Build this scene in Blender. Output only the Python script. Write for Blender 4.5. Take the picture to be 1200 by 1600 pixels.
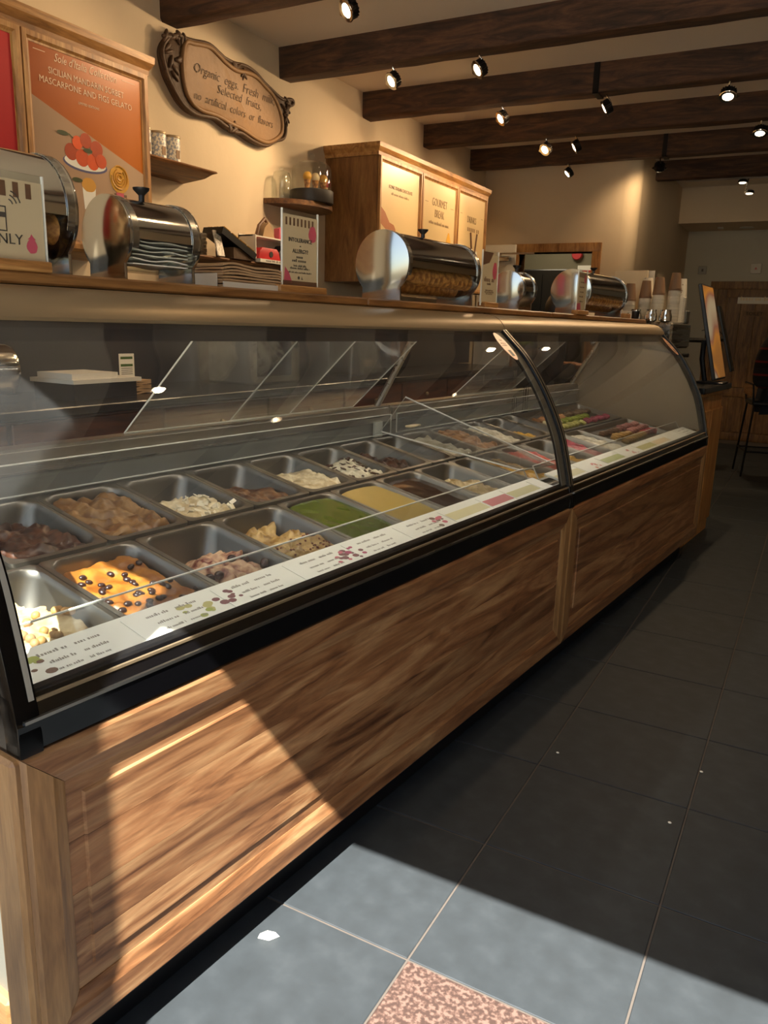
import bpy, bmesh, math, random
from mathutils import Vector, Matrix, Euler, noise
random.seed(7)
PI = math.pi
for _o in list(bpy.data.objects):
    bpy.data.objects.remove(_o, do_unlink=True)
scene = bpy.context.scene
COL = scene.collection

# ---------------------------------------------------------------- camera
CAM_LOC = Vector((0.5469, -1.1685, 1.2))
YAW, PITCH, ROLL, FPX = 0.49396, 0.23337, 0.03066, 1227.2
def cam_axes():
    ca, sa = math.cos(YAW), math.sin(YAW)
    fwd = Vector((-sa*math.cos(PITCH), ca*math.cos(PITCH), -math.sin(PITCH)))
    right = Vector((ca, sa, 0)); up = right.cross(fwd)
    r2 = right*math.cos(ROLL) + up*math.sin(ROLL)
    u2 = -right*math.sin(ROLL) + up*math.cos(ROLL)
    return r2, u2, fwd
_r, _u, _w = cam_axes()
cd = bpy.data.cameras.new('camera'); cam = bpy.data.objects.new('camera', cd); COL.objects.link(cam)
cam.matrix_world = Matrix(((_r.x, _u.x, -_w.x, CAM_LOC.x), (_r.y, _u.y, -_w.y, CAM_LOC.y), (_r.z, _u.z, -_w.z, CAM_LOC.z), (0, 0, 0, 1)))
cd.sensor_fit = 'VERTICAL'; cd.sensor_height = 24.0; cd.sensor_width = 18.0
cd.lens = 24.0*FPX/1600.0; cd.clip_start = 0.02; cd.clip_end = 200
scene.camera = cam

# ---------------------------------------------------------------- sky, sun, exposure
wd = bpy.data.worlds.new('sky'); scene.world = wd; wd.use_nodes = True
nt = wd.node_tree; bg = nt.nodes['Background']
sky = nt.nodes.new('ShaderNodeTexSky'); sky.sky_type = 'NISHITA'; sky.sun_disc = False
sky.sun_elevation = math.radians(54); sky.sun_rotation = math.radians(180); sky.air_density = 1.0; sky.dust_density = 2.0
nt.links.new(sky.outputs[0], bg.inputs[0]); bg.inputs[1].default_value = 0.24
SUN_DIR = Vector((-0.20, 0.715, -1.0)).normalized()
sl = bpy.data.lights.new('sun', 'SUN'); sl.energy = 26.0; sl.angle = math.radians(0.35); sl.color = (1.0, 0.95, 0.88)
so = bpy.data.objects.new('sun', sl); COL.objects.link(so); so.location = (1, -6, 8)
so.rotation_euler = SUN_DIR.to_track_quat('-Z', 'Y').to_euler()
vs = scene.view_settings
scene.display_settings.display_device = 'sRGB'
vs.view_transform = 'Standard'; vs.look = 'None'; vs.gamma = 1.0; vs.use_curve_mapping = False
vs.exposure = 0.0
SPOT_W = 32.0
WARM = (1.0, 0.69, 0.39)

# ---------------------------------------------------------------- helpers
def lin(c):
    return c/12.92 if c <= .04045 else ((c+.055)/1.055)**2.4
def H(h):
    h = h.lstrip('#'); return tuple(lin(int(h[i:i+2], 16)/255) for i in (0, 2, 4)) + (1.0,)

def new_mat(name):
    m = bpy.data.materials.new(name); m.use_nodes = True
    t = m.node_tree; return m, t, t.nodes['Principled BSDF']
def N(t, typ, **kw):
    n = t.nodes.new(typ)
    for k, v in kw.items(): setattr(n, k, v)
    return n
def setp(b, **kw):
    for k, v in kw.items():
        b.inputs[{'rough': 'Roughness', 'metal': 'Metallic', 'spec': 'Specular IOR Level', 'coat': 'Coat Weight', 'trans': 'Transmission Weight',
                  'alpha': 'Alpha', 'emis': 'Emission Strength', 'sub': 'Subsurface Weight', 'coatr': 'Coat Roughness'}[k]].default_value = v
def plain(name, col, rough=.5, metal=0., var=.08, scale=12., bump=0., coat=0., spec=.5, rvar=0., rnd=0., bscale=None):
    """one colour with a little procedural noise in tone, roughness and relief"""
    m, t, b = new_mat(name); col = H(col) if isinstance(col, str) else col
    setp(b, rough=rough, metal=metal, coat=coat, spec=spec)
    tc = N(t, 'ShaderNodeTexCoord'); nz = N(t, 'ShaderNodeTexNoise'); nz.inputs['Scale'].default_value = scale; nz.inputs['Detail'].default_value = 5
    t.links.new(tc.outputs['Object'], nz.inputs['Vector'])
    mx = N(t, 'ShaderNodeMixRGB'); mx.inputs[1].default_value = tuple(max(0, c*(1-var)) for c in col[:3])+(1,)
    mx.inputs[2].default_value = tuple(min(1, c*(1+var)) for c in col[:3])+(1,)
    t.links.new(nz.outputs[0], mx.inputs[0]); out = mx.outputs[0]
    if rnd:
        oi = N(t, 'ShaderNodeObjectInfo'); hs = N(t, 'ShaderNodeHueSaturation'); mr = N(t, 'ShaderNodeMapRange')
        mr.inputs[3].default_value = 1-rnd; mr.inputs[4].default_value = 1+rnd
        t.links.new(oi.outputs['Random'], mr.inputs[0]); t.links.new(mr.outputs[0], hs.inputs['Value']); t.links.new(out, hs.inputs['Color']); out = hs.outputs[0]
    t.links.new(out, b.inputs['Base Color'])
    if rvar:
        mr = N(t, 'ShaderNodeMapRange'); mr.inputs[3].default_value = max(.02, rough-rvar); mr.inputs[4].default_value = rough+rvar
        t.links.new(nz.outputs[0], mr.inputs[0]); t.links.new(mr.outputs[0], b.inputs['Roughness'])
    if bump:
        n2 = N(t, 'ShaderNodeTexNoise'); n2.inputs['Scale'].default_value = bscale or scale*3; n2.inputs['Detail'].default_value = 6
        t.links.new(tc.outputs['Object'], n2.inputs['Vector'])
        bp = N(t, 'ShaderNodeBump'); bp.inputs['Strength'].default_value = bump; bp.inputs['Distance'].default_value = .01
        t.links.new(n2.outputs[0], bp.inputs['Height']); t.links.new(bp.outputs[0], b.inputs['Normal'])
    return m
def two(name, c1, c2, scale=20, rough=.5, detail=4, lo=.4, hi=.6, dist=0., bump=0., c3=None, coat=0., spec=.5):
    """two or three colours mixed in blotches by noise"""
    m, t, b = new_mat(name); setp(b, rough=rough, coat=coat, spec=spec)
    tc = N(t, 'ShaderNodeTexCoord'); nz = N(t, 'ShaderNodeTexNoise'); nz.inputs['Scale'].default_value = scale
    nz.inputs['Detail'].default_value = detail; nz.inputs['Distortion'].default_value = dist
    t.links.new(tc.outputs['Object'], nz.inputs['Vector'])
    cr = N(t, 'ShaderNodeValToRGB'); e = cr.color_ramp.elements; e[0].position = lo; e[1].position = hi; e[0].color = H(c1); e[1].color = H(c2)
    if c3: x = e.new((lo+hi)/2); x.color = H(c3)
    t.links.new(nz.outputs[0], cr.inputs[0]); t.links.new(cr.outputs[0], b.inputs['Base Color'])
    if bump:
        bp = N(t, 'ShaderNodeBump'); bp.inputs['Strength'].default_value = bump; bp.inputs['Distance'].default_value = .004
        t.links.new(nz.outputs[0], bp.inputs['Height']); t.links.new(bp.outputs[0], b.inputs['Normal'])
    return m
def wood(name, dark, mid, light, axis='x', scale=3.0, rough=.42, var=.18, stretch=9., coat=0., figure=1.4, bump=.06):
    m, t, b = new_mat(name); setp(b, rough=rough, coat=coat, coatr=.25)
    tc = N(t, 'ShaderNodeTexCoord'); oi = N(t, 'ShaderNodeObjectInfo')
    mp = N(t, 'ShaderNodeMapping'); sc = [stretch]*3; sc['xyz'.index(axis)] = 1.0; mp.inputs['Scale'].default_value = sc
    ad = N(t, 'ShaderNodeVectorMath', operation='ADD'); ml = N(t, 'ShaderNodeMath', operation='MULTIPLY'); ml.inputs[1].default_value = 37.0
    t.links.new(oi.outputs['Random'], ml.inputs[0]); t.links.new(ml.outputs[0], ad.inputs[1])
    t.links.new(tc.outputs['Object'], mp.inputs[0]); t.links.new(mp.outputs[0], ad.inputs[0])
    nz = N(t, 'ShaderNodeTexNoise'); nz.inputs['Scale'].default_value = scale; nz.inputs['Detail'].default_value = 7; nz.inputs['Roughness'].default_value = .58; nz.inputs['Distortion'].default_value = figure
    t.links.new(ad.outputs[0], nz.inputs['Vector'])
    cr = N(t, 'ShaderNodeValToRGB'); e = cr.color_ramp.elements
    e[0].position = .30; e[0].color = H(dark); e[1].position = .72; e[1].color = H(light); x = e.new(.48); x.color = H(mid)
    t.links.new(nz.outputs[0], cr.inputs[0])
    wv = N(t, 'ShaderNodeTexNoise'); wv.inputs['Scale'].default_value = scale*11; wv.inputs['Detail'].default_value = 5; wv.inputs['Distortion'].default_value = .5
    t.links.new(ad.outputs[0], wv.inputs['Vector'])
    r2 = N(t, 'ShaderNodeMapRange'); r2.inputs[1].default_value = .3; r2.inputs[2].default_value = .7; r2.inputs[3].default_value = .80; r2.inputs[4].default_value = 1.10
    t.links.new(wv.outputs[0], r2.inputs[0])
    hs = N(t, 'ShaderNodeHueSaturation'); mr = N(t, 'ShaderNodeMapRange'); mr.inputs[3].default_value = 1-var; mr.inputs[4].default_value = 1+var
    t.links.new(oi.outputs['Random'], mr.inputs[0])
    mm = N(t, 'ShaderNodeMath', operation='MULTIPLY'); t.links.new(mr.outputs[0], mm.inputs[0]); t.links.new(r2.outputs[0], mm.inputs[1])
    t.links.new(mm.outputs[0], hs.inputs['Value']); t.links.new(cr.outputs[0], hs.inputs['Color']); t.links.new(hs.outputs[0], b.inputs['Base Color'])
    bp = N(t, 'ShaderNodeBump'); bp.inputs['Strength'].default_value = bump; bp.inputs['Distance'].default_value = .003
    t.links.new(wv.outputs[0], bp.inputs['Height']); t.links.new(bp.outputs[0], b.inputs['Normal'])
    return m
def steel(name, col='#c8c4bc', rough=.16, brush=0., axis='x', bump=.02):
    m, t, b = new_mat(name); setp(b, rough=rough, metal=1.0); b.inputs['Base Color'].default_value = H(col)
    tc = N(t, 'ShaderNodeTexCoord'); mp = N(t, 'ShaderNodeMapping'); sc = [60.]*3; sc['xyz'.index(axis)] = 1.5 if brush else 60.; mp.inputs['Scale'].default_value = sc
    nz = N(t, 'ShaderNodeTexNoise'); nz.inputs['Scale'].default_value = 1.0 if brush else .08; nz.inputs['Detail'].default_value = 3
    t.links.new(tc.outputs['Object'], mp.inputs[0]); t.links.new(mp.outputs[0], nz.inputs['Vector'])
    mr = N(t, 'ShaderNodeMapRange'); mr.inputs[3].default_value = rough*.7; mr.inputs[4].default_value = rough*1.4
    t.links.new(nz.outputs[0], mr.inputs[0]); t.links.new(mr.outputs[0], b.inputs['Roughness'])
    if bump:
        bp = N(t, 'ShaderNodeBump'); bp.inputs['Strength'].default_value = bump; bp.inputs['Distance'].default_value = .01
        t.links.new(nz.outputs[0], bp.inputs['Height']); t.links.new(bp.outputs[0], b.inputs['Normal'])
    return m
def clear(name, tint=(1, 1, 1), refl=1.0, dust=.012, ior=1.45, rough=.0, dustcol=(.8, .8, .8)):
    """clear sheet: passes light straight through, mirrors by Fresnel, carries a little dust"""
    m = bpy.data.materials.new(name); m.use_nodes = True; t = m.node_tree; t.nodes.remove(t.nodes['Principled BSDF'])
    out = t.nodes['Material Output']; tr = N(t, 'ShaderNodeBsdfTransparent'); tr.inputs[0].default_value = tuple(tint)+(1,)
    gl = N(t, 'ShaderNodeBsdfGlossy'); gl.inputs['Roughness'].default_value = rough
    fr = N(t, 'ShaderNodeFresnel'); ge = N(t, 'ShaderNodeNewGeometry'); ir = N(t, 'ShaderNodeMapRange')
    ir.inputs[3].default_value = ior; ir.inputs[4].default_value = 1/ior                      # same Fresnel on both faces of the sheet
    t.links.new(ge.outputs['Backfacing'], ir.inputs[0]); t.links.new(ir.outputs[0], fr.inputs[0])
    mu = N(t, 'ShaderNodeMath', operation='MULTIPLY'); mu.inputs[1].default_value = refl; t.links.new(fr.outputs[0], mu.inputs[0])
    mx = N(t, 'ShaderNodeMixShader'); t.links.new(mu.outputs[0], mx.inputs[0]); t.links.new(tr.outputs[0], mx.inputs[1]); t.links.new(gl.outputs[0], mx.inputs[2])
    df = N(t, 'ShaderNodeBsdfDiffuse'); df.inputs[0].default_value = tuple(dustcol)+(1,)
    tc = N(t, 'ShaderNodeTexCoord'); nz = N(t, 'ShaderNodeTexNoise'); nz.inputs['Scale'].default_value = 9; nz.inputs['Detail'].default_value = 8
    t.links.new(tc.outputs['Object'], nz.inputs['Vector'])
    mr = N(t, 'ShaderNodeMapRange'); mr.inputs[1].default_value = .3; mr.inputs[2].default_value = .8; mr.inputs[3].default_value = dust*.5; mr.inputs[4].default_value = dust*1.6
    t.links.new(nz.outputs[0], mr.inputs[0])
    m2 = N(t, 'ShaderNodeMixShader'); t.links.new(mr.outputs[0], m2.inputs[0]); t.links.new(mx.outputs[0], m2.inputs[1]); t.links.new(df.outputs[0], m2.inputs[2])
    t.links.new(m2.outputs[0], out.inputs[0])
    return m
def glow(name, col, strength):
    m, t, b = new_mat(name); b.inputs['Base Color'].default_value = H(col); b.inputs['Emission Color'].default_value = H(col); setp(b, emis=strength, rough=.4)
    return m

def rotm(ax, a): return Matrix.Rotation(a, 4, ax)
def trm(x, y, z): return Matrix.Translation((x, y, z))

class MB:
    def __init__(s): s.v = []; s.f = []
    def add(s, vs_, fs):
        o = len(s.v); s.v += [tuple(v) for v in vs_]; s.f += [tuple(i+o for i in f) for f in fs]; return s
    def box(s, x0, x1, y0, y1, z0, z1):
        return s.add([(x0, y0, z0), (x1, y0, z0), (x1, y1, z0), (x0, y1, z0), (x0, y0, z1), (x1, y0, z1), (x1, y1, z1), (x0, y1, z1)],
                     [(0, 3, 2, 1), (4, 5, 6, 7), (0, 1, 5, 4), (1, 2, 6, 5), (2, 3, 7, 6), (3, 0, 4, 7)])
    def cbox(s, x0, x1, y0, y1, z0, z1, c=.002):
        """chamfered box"""
        b = bmesh.new(); t_ = MB().box(x0, x1, y0, y1, z0, z1); vv = [b.verts.new(p) for p in t_.v]
        for f in t_.f: b.faces.new([vv[i] for i in f])
        bmesh.ops.bevel(b, geom=list(b.edges), offset=c, segments=1, affect='EDGES', profile=.5)
        b.verts.index_update(); s.add([v.co[:] for v in b.verts], [tuple(v.index for v in f.verts) for f in b.faces]); b.free(); return s
    def loft(s, loops, closed=True, cap=True, ring=False):
        n = len(loops[0]); o = len(s.v)
        for l in loops: s.v += [tuple(p) for p in l]
        L = len(loops); rng = L if ring else L-1
        for i in range(rng):
            a = o+i*n; b = o+((i+1) % L)*n
            for j in range(n if closed else n-1):
                k = (j+1) % n; s.f.append((a+j, a+k, b+k, b+j))
        if cap and not ring and closed:
            if cap != 'end': s.f.append(tuple(o+j for j in reversed(range(n))))
            if cap != 'start': s.f.append(tuple(o+(L-1)*n+j for j in range(n)))
        return s
    def prism(s, poly, a, b, axis='x'):
        def P(p, h): return {'x': (h, p[0], p[1]), 'y': (p[0], h, p[1]), 'z': (p[0], p[1], h)}[axis]
        return s.loft([[P(p, a) for p in poly], [P(p, b) for p in poly]])
    def lathe(s, prof, n=24, c=(0, 0, 0), axis='z', cap=True):
        lo = []
        for r, h in prof:
            ring = []
            for i in range(n):
                a = 2*PI*i/n; x, y = r*math.cos(a), r*math.sin(a)
                p = {'z': (x, y, h), 'x': (h, x, y), 'y': (y, h, x)}[axis]
                ring.append((p[0]+c[0], p[1]+c[1], p[2]+c[2]))
            lo.append(ring)
        return s.loft(lo, cap=cap)
    def tube(s, pts, r, n=8, ring=False):
        pts = [Vector(p) for p in pts]; lo = []; L = len(pts); up = None
        for i, p in enumerate(pts):
            if ring: d = pts[(i+1) % L]-pts[i-1]
            else: d = pts[min(i+1, L-1)]-pts[max(i-1, 0)]
            d.normalize()
            if up is None: up = Vector((0, 0, 1)) if abs(d.z) < .9 else Vector((1, 0, 0))
            a = d.cross(up).normalized(); b = a.cross(d).normalized(); up = b
            rr = r[i] if isinstance(r, (list, tuple)) else r
            lo.append([p+a*(rr*math.cos(2*PI*k/n))+b*(rr*math.sin(2*PI*k/n)) for k in range(n)])
        return s.loft(lo, ring=ring)
    def ball(s, c, r, n=12, m=8, M=None):
        r = r if isinstance(r, (tuple, list)) else (r, r, r); o = MB()
        lo = []
        for j in range(m+1):
            th = PI*j/m; q = max(math.sin(th), .02)
            lo.append([(r[0]*q*math.cos(2*PI*i/n), r[1]*q*math.sin(2*PI*i/n), -r[2]*math.cos(th)) for i in range(n)])
        o.loft(lo)
        if M is not None: o.tf(M)
        o.tf(trm(*c)); return s.add(o.v, o.f)
    def sheet(s, fn, nu, nv, th):
        """thick sheet from fn(u,v)->(point, normal)"""
        top, bot = [], []
        for j in range(nv+1):
            for i in range(nu+1):
                p, nn = fn(i/nu, j/nv); p = Vector(p); nn = Vector(nn); top.append(p+nn*th/2); bot.append(p-nn*th/2)
        o = len(s.v); s.v += [tuple(p) for p in top+bot]; k = len(top); w = nu+1
        for j in range(nv):
            for i in range(nu):
                a = o+j*w+i; s.f.append((a, a+1, a+w+1, a+w)); s.f.append((a+k, a+k+w, a+k+w+1, a+k+1))
        bd = [i for i in range(w)]+[j*w+nu for j in range(1, nv+1)]+[nv*w+i for i in range(nu-1, -1, -1)]+[j*w for j in range(nv-1, 0, -1)]
        for a, b in zip(bd, bd[1:]+bd[:1]): s.f.append((o+b, o+a, o+a+k, o+b+k))
        return s
    def tf(s, M):
        s.v = [tuple(M @ Vector(p)) for p in s.v]; return s
    def merge(s, o): return s.add(o.v, o.f)
    def mesh(s, name, mat, smooth=35, bevel=0):
        me = bpy.data.meshes.new(name); me.from_pydata(s.v, [], s.f)
        b = bmesh.new(); b.from_mesh(me); bmesh.ops.recalc_face_normals(b, faces=b.faces)
        if bevel: bmesh.ops.bevel(b, geom=[e for e in b.edges if len(e.link_faces) == 2 and e.calc_face_angle(0) > .5], offset=bevel, segments=2, affect='EDGES', profile=.6)
        b.to_mesh(me); b.free()
        if smooth:
            me.polygons.foreach_set('use_smooth', [True]*len(me.polygons)); me.set_sharp_from_angle(angle=math.radians(smooth))
        if mat: me.materials.append(mat)
        me.update(); return me
    def build(s, name, mat, parent=None, smooth=35, bevel=0, loc=None, rot=None):
        return link(name, s.mesh(name, mat, smooth, bevel), parent, loc, rot)
def link(name, me, parent=None, loc=None, rot=None):
    o = bpy.data.objects.new(name, me); COL.objects.link(o)
    if parent: o.parent = parent
    if loc is not None: o.location = loc
    if rot is not None: o.rotation_euler = rot
    return o
def tag(o, label=None, cat=None, group=None, kind=None):
    if label: o['label'] = label
    if cat: o['category'] = cat
    if group: o['group'] = group
    if kind: o['kind'] = kind
    return o
def thing(name, label, cat, loc=(0, 0, 0), rot=(0, 0, 0), group=None):
    o = bpy.data.objects.new(name, None); COL.objects.link(o); o.location = loc; o.rotation_euler = rot; o.empty_display_size = .05
    return tag(o, label, cat, group)
def struct(name, mb, mat, **kw): return tag(mb.build(name, mat, **kw), kind='structure')

# counter frame: s along the counter, t back from its front, z up
TH = math.radians(5.6); PHI = PI/2-TH; T0 = .2665
U_ = Vector((math.sin(TH), math.cos(TH), 0)); N_ = Vector((-math.cos(TH), math.sin(TH), 0))
def cp(s, t, z=0.): return U_*s+N_*(T0+t)+Vector((0, 0, z))
def cthing(name, label, cat, s, t, z, group=None, tilt=0., turn=0.):
    return thing(name, label, cat, cp(s, t, z), (tilt, 0, PHI+turn), group)

TEXTS = []
def text(body, size, M, mat, parent, align='CENTER', shear=0., ext=.0004, space=1., name='lettering', sx=1., off=0.):
    c = bpy.data.curves.new('t', 'FONT'); c.body = body; c.size = size; c.align_x = align; c.align_y = 'CENTER'; c.shear = shear; c.extrude = ext
    c.space_character = space; c.resolution_u = 2; c.offset = off
    o = bpy.data.objects.new('t', c); COL.objects.link(o); TEXTS.append((o, M @ Matrix.Diagonal((sx, 1, 1, 1)), mat, parent, name))
def flush_text():
    bpy.context.view_layer.update(); dg = bpy.context.evaluated_depsgraph_get()
    for o, M, mat, parent, name in TEXTS:
        me = bpy.data.meshes.new_from_object(o.evaluated_get(dg)); me.transform(M); me.materials.clear(); me.materials.append(mat)
        c = o.data; bpy.data.objects.remove(o); bpy.data.curves.remove(c); me.name = name; link(name, me, parent)
def scribble(M, w, h, mat, parent, seed=0, name='fine_print'):
    """a line of print too small to read: word-like rows of tiny strokes, centred on M"""
    r = random.Random(seed); m = MB(); x = -w/2
    while x < w/2:
        for _ in range(r.randint(3, 8)):
            q = h*r.uniform(.35, .75)
            if x+q > w/2: break
            hh = h*r.choice((.62, .62, .62, .95)); m.box(x, x+q*.62, -h*.31, -h*.31+hh, 0, .0002); x += q
        x += h*.5
    m.tf(M); o = m.build(name, mat, parent, smooth=0); o['kind'] = 'stuff'; return o
def TM(loc, X, Y):
    X = Vector(X).normalized(); Y = Vector(Y).normalized(); Z = X.cross(Y)
    return Matrix(((X.x, Y.x, Z.x, loc[0]), (X.y, Y.y, Z.y, loc[1]), (X.z, Y.z, Z.z, loc[2]), (0, 0, 0, 1)))
def WX(x, y, z): return TM((x, y, z), (0, 1, 0), (0, 0, 1))        # print on a wall that faces +X
def WY(x, y, z): return TM((x, y, z), (1, 0, 0), (0, 0, 1))        # print on a face that looks towards -Y (also the counter's front)

# ---------------------------------------------------------------- materials
M_ = {}
M_['plaster'] = plain('plaster', (.68, .555, .385, 1), rough=.85, var=.05, scale=3, bump=.35, bscale=9)
M_['ceil'] = plain('ceiling_paint', (.72, .64, .52, 1), rough=.9, var=.03, scale=2, bump=.1)
M_['farwall'] = plain('far_plaster', (.55, .53, .44, 1), rough=.85, var=.05, scale=3, bump=.2, bscale=9)
M_['beam'] = wood('beam_oak', '#27180f', '#452d1d', '#66462e', 'x', scale=3.2, rough=.75, stretch=7, bump=.5, var=.1)
M_['iron'] = plain('black_iron', '#151312', rough=.5, metal=.6)
M_['oakx'] = wood('oak_x', '#7a5129', '#a87640', '#c79a5e', 'x', scale=2.4, rough=.45, var=.08)
M_['oaky'] = wood('oak_y', '#7a5129', '#a87640', '#c79a5e', 'y', scale=2.4, rough=.45, var=.08)
M_['oakz'] = wood('oak_z', '#7a5129', '#a87640', '#c79a5e', 'z', scale=2.4, rough=.45, var=.08)
M_['walx'] = wood('walnut_x', '#4a2c19', '#835a39', '#ab875e', 'x', scale=1.7, rough=.40, var=.17, stretch=9, coat=.1, figure=2.2)
M_['walz'] = wood('walnut_z', '#7a5938', '#977248', '#a9855a', 'z', scale=2.0, rough=.38, var=.06, stretch=9, coat=.15)
M_['waly'] = wood('walnut_y', '#7a5938', '#977248', '#a9855a', 'y', scale=2.6, rough=.38, var=.08, stretch=10, coat=.15)
M_['darkwoody'] = wood('dark_wood_y', '#2c1609', '#4d2a14', '#6d4022', 'y', scale=2.6, rough=.45, var=.1)
M_['doorz'] = wood('door_pine', '#50331a', '#7e5a30', '#9c7743', 'z', scale=3., rough=.5, var=.15, stretch=8)
M_['shelfwood'] = wood('shelf_wood', '#3f2614', '#6b4625', '#8c6238', 'y', scale=3., rough=.5, var=.08)
M_['ledgewood'] = wood('ledge_wood', '#55371c', '#80582f', '#9c7140', 'x', scale=2.4, rough=.45, var=.06)
M_['carved'] = plain('carved_wood', '#7d5d38', rough=.6, var=.22, scale=14, bump=.25)
M_['carved_dark'] = plain('carved_dark', '#4a331d', rough=.6, var=.25, scale=18, bump=.3)
M_['engrave'] = plain('engraved_brown', '#35210f', rough=.7)
M_['ink'] = plain('ink', '#241a12', rough=.7)
M_['black'] = plain('gloss_black', '#08080a', rough=.09, spec=.6, var=.02)
M_['trimblack'] = plain('trim_black', '#060607', rough=.22, spec=.22, var=.02)
M_['satin'] = plain('satin_black', '#141416', rough=.35)
M_['grayband'] = plain('grey_band', '#8f8d84', rough=.4)
M_['borderg'] = plain('border_print', '#57564e', rough=.5)
M_['alu'] = steel('aluminium', '#b9b6ae', .28, 1)
M_['steel'] = steel('polished_steel', '#cfccc4', .10)
M_['steelb'] = steel('brushed_steel', '#bdbab2', .26, 1)
M_['panst'] = steel('pan_steel', '#86827a', .40)
M_['chrome'] = steel('chrome', '#d8d6d0', .06, bump=0)
M_['bronze'] = plain('champagne_metal', '#99876b', rough=.40, metal=.65, var=.04, scale=2, rvar=.05)
M_['glass'] = clear('curved_glass', (.975, .985, .98), 1.0, .013)
M_['acryl'] = clear('acrylic', (.93, .94, .93), 1.0, .035)
M_['acedge'] = plain('acrylic_edge', '#e2e1d6', rough=.2, var=.03)
M_['win'] = clear('window_glass', (.96, .98, .97), .8, .002)
M_['dome'] = clear('dome_glass', (.97, .98, .97), 1.0, .01)
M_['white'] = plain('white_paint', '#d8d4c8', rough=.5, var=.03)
M_['paper'] = plain('white_paper', '#e9e6da', rough=.6, var=.02)
M_['signpaper'] = plain('sign_paper', '#cbb795', rough=.6, var=.03)
M_['card'] = plain('printed_card', '#eef0e4', rough=.35, var=.02)
M_['kraft'] = plain('kraft_paper', '#a98a66', rough=.8, var=.1, scale=30, bump=.1)
M_['tray'] = plain('grey_steel_deck', '#7d7b76', rough=.35, metal=.8, var=.05)
M_['case'] = plain('case_grey', '#6f6d64', rough=.45, var=.05)
M_['slate'] = two('slate_tile', '#2b2f31', '#3f4447', scale=16, rough=.6, detail=12, lo=.10, hi=.95, bump=.25, c3='#33383b')
M_['slate'].node_tree.nodes['Principled BSDF'].inputs['Specular IOR Level'].default_value = .2
M_['granite'] = two('red_granite', '#3f2f29', '#6d584e', scale=110, rough=.6, detail=2, lo=.42, hi=.6, c3='#523e36')
M_['grout'] = plain('grout', '#544d46', rough=.9, bump=.2)
M_['pave'] = plain('pale_paving', '#a9a296', rough=.9, bump=.2, scale=3)
M_['backsplash'] = plain('dark_backsplash', '#2a2a2c', rough=.4)
M_['darktop'] = plain('dark_worktop', '#161514', rough=.25)
M_['lens'] = glow('lamp_lens', '#ffe9c4', 14.)
M_['led'] = glow('led_strip', '#fff4e2', 27.)
M_['downl'] = glow('downlight', '#fff3dc', 12.)
M_['skin'] = plain('skin', '#b98263', rough=.5, var=.06)
M_['hair'] = plain('hair', '#17100c', rough=.5, var=.2, scale=60)
M_['blackcloth'] = plain('black_cloth', '#0e0e10', rough=.9, var=.2, scale=80, bump=.2)
M_['denim'] = plain('denim', '#1d2430', rough=.9, var=.2, scale=90)
M_['rubber'] = plain('rubber', '#0c0c0c', rough=.7)
M_['red'] = plain('red_print', '#b3262c', rough=.4)
M_['orange'] = plain('orange_print', '#d2531d', rough=.4)
M_['green'] = plain('green_print', '#41602a', rough=.4)
M_['cream'] = plain('cream_print', '#e6cfa4', rough=.4)
M_['pinkp'] = plain('pink_print', '#c9566a', rough=.4)
M_['brownp'] = plain('brown_print', '#6b4b36', rough=.5)
M_['greyp'] = plain('grey_print', '#4c4640', rough=.5)
M_['waffle'] = two('wafer', '#8a5522', '#c98d45', scale=60, rough=.6, detail=2, bump=.4)

# ================================================================ THE SETTING
TX, TY = .4036, .4082
WL, CEIL, YP, YF, XR = -2.4, 2.72, 6.08, 8.95, -1.0
YFR = -1.33   # inner face of the shopfront
floor = struct('floor', MB().box(-4.2, 3.6, YFR-.2, 9.6, -.2, -.003), M_['grout'])
tile_me = None
def tile_mesh(mat):
    g = .0022; c = .0015
    lo = [[(x, y, z) for x, y in ((g+k, g+k), (TX-g-k, g+k), (TX-g-k, TY-g-k), (g+k, TY-g-k))] for k, z in ((0, -.03), (0, -c), (c, 0))]
    return MB().loft(lo).mesh('floor_tile', mat, smooth=0)
tm_s, tm_g = tile_mesh(M_['slate']), tile_mesh(M_['granite'])
for i in range(-2, 4):
    for j in range(-4, 23):
        if i == -2 and j > 4: continue
        if j*TY+TY > YF or j*TY < YFR: continue
        g_ = (i == 0 and j == -1)
        o = link('floor_tile', tm_g if g_ else tm_s, floor, (i*TX, j*TY, random.uniform(-.0006, .0006)), None)
        if g_: o['label'] = 'speckled reddish granite tile among the dark slate'
struct('ceiling', MB().box(-2.6, 3.6, YFR-.2, 8.3, CEIL, CEIL+.15), M_['ceil'])
struct('wall_left', MB().box(WL-.15, WL, YFR-.2, YP+.15, 0, CEIL), M_['plaster'])
# wall across the far end of the service area, with the doorway to the back room; rounded outer corner
DX0, DX1, DZ = -2.02, -1.345, 1.885
wb = MB().box(WL-.2, DX0, YP, YP+.15, 0, CEIL).box(DX1, XR-.12, YP, YP+.15, 0, CEIL).box(DX0, DX1, YP, YP+.15, DZ, CEIL)
arc = [(XR-.12+.12*math.sin(a), YP+.12-.12*math.cos(a)) for a in [PI/2*k/8 for k in range(9)]]
wb.prism([(XR-.12, YP)]+arc[1:]+[(XR, YP+.15), (XR-.12, YP+.15)], 0, CEIL, 'z')
struct('wall_back', wb, M_['plaster'])
struct('wall_passage', MB().box(XR-.15, XR, YP+.14, YF+.2, 0, CEIL), M_['plaster'])
struct('wall_far', MB().box(XR-.2, 3.6, YF, YF+.15, 0, CEIL), M_['farwall'])
struct('ceiling_bulkhead', MB().box(XR, 3.6, 8.2, YF, 2.36, CEIL+.1), M_['plaster'])
struct('wall_right', MB().box(3.2, 3.35, YFR-.2, YF+.2, 0, CEIL), M_['plaster'])
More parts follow.
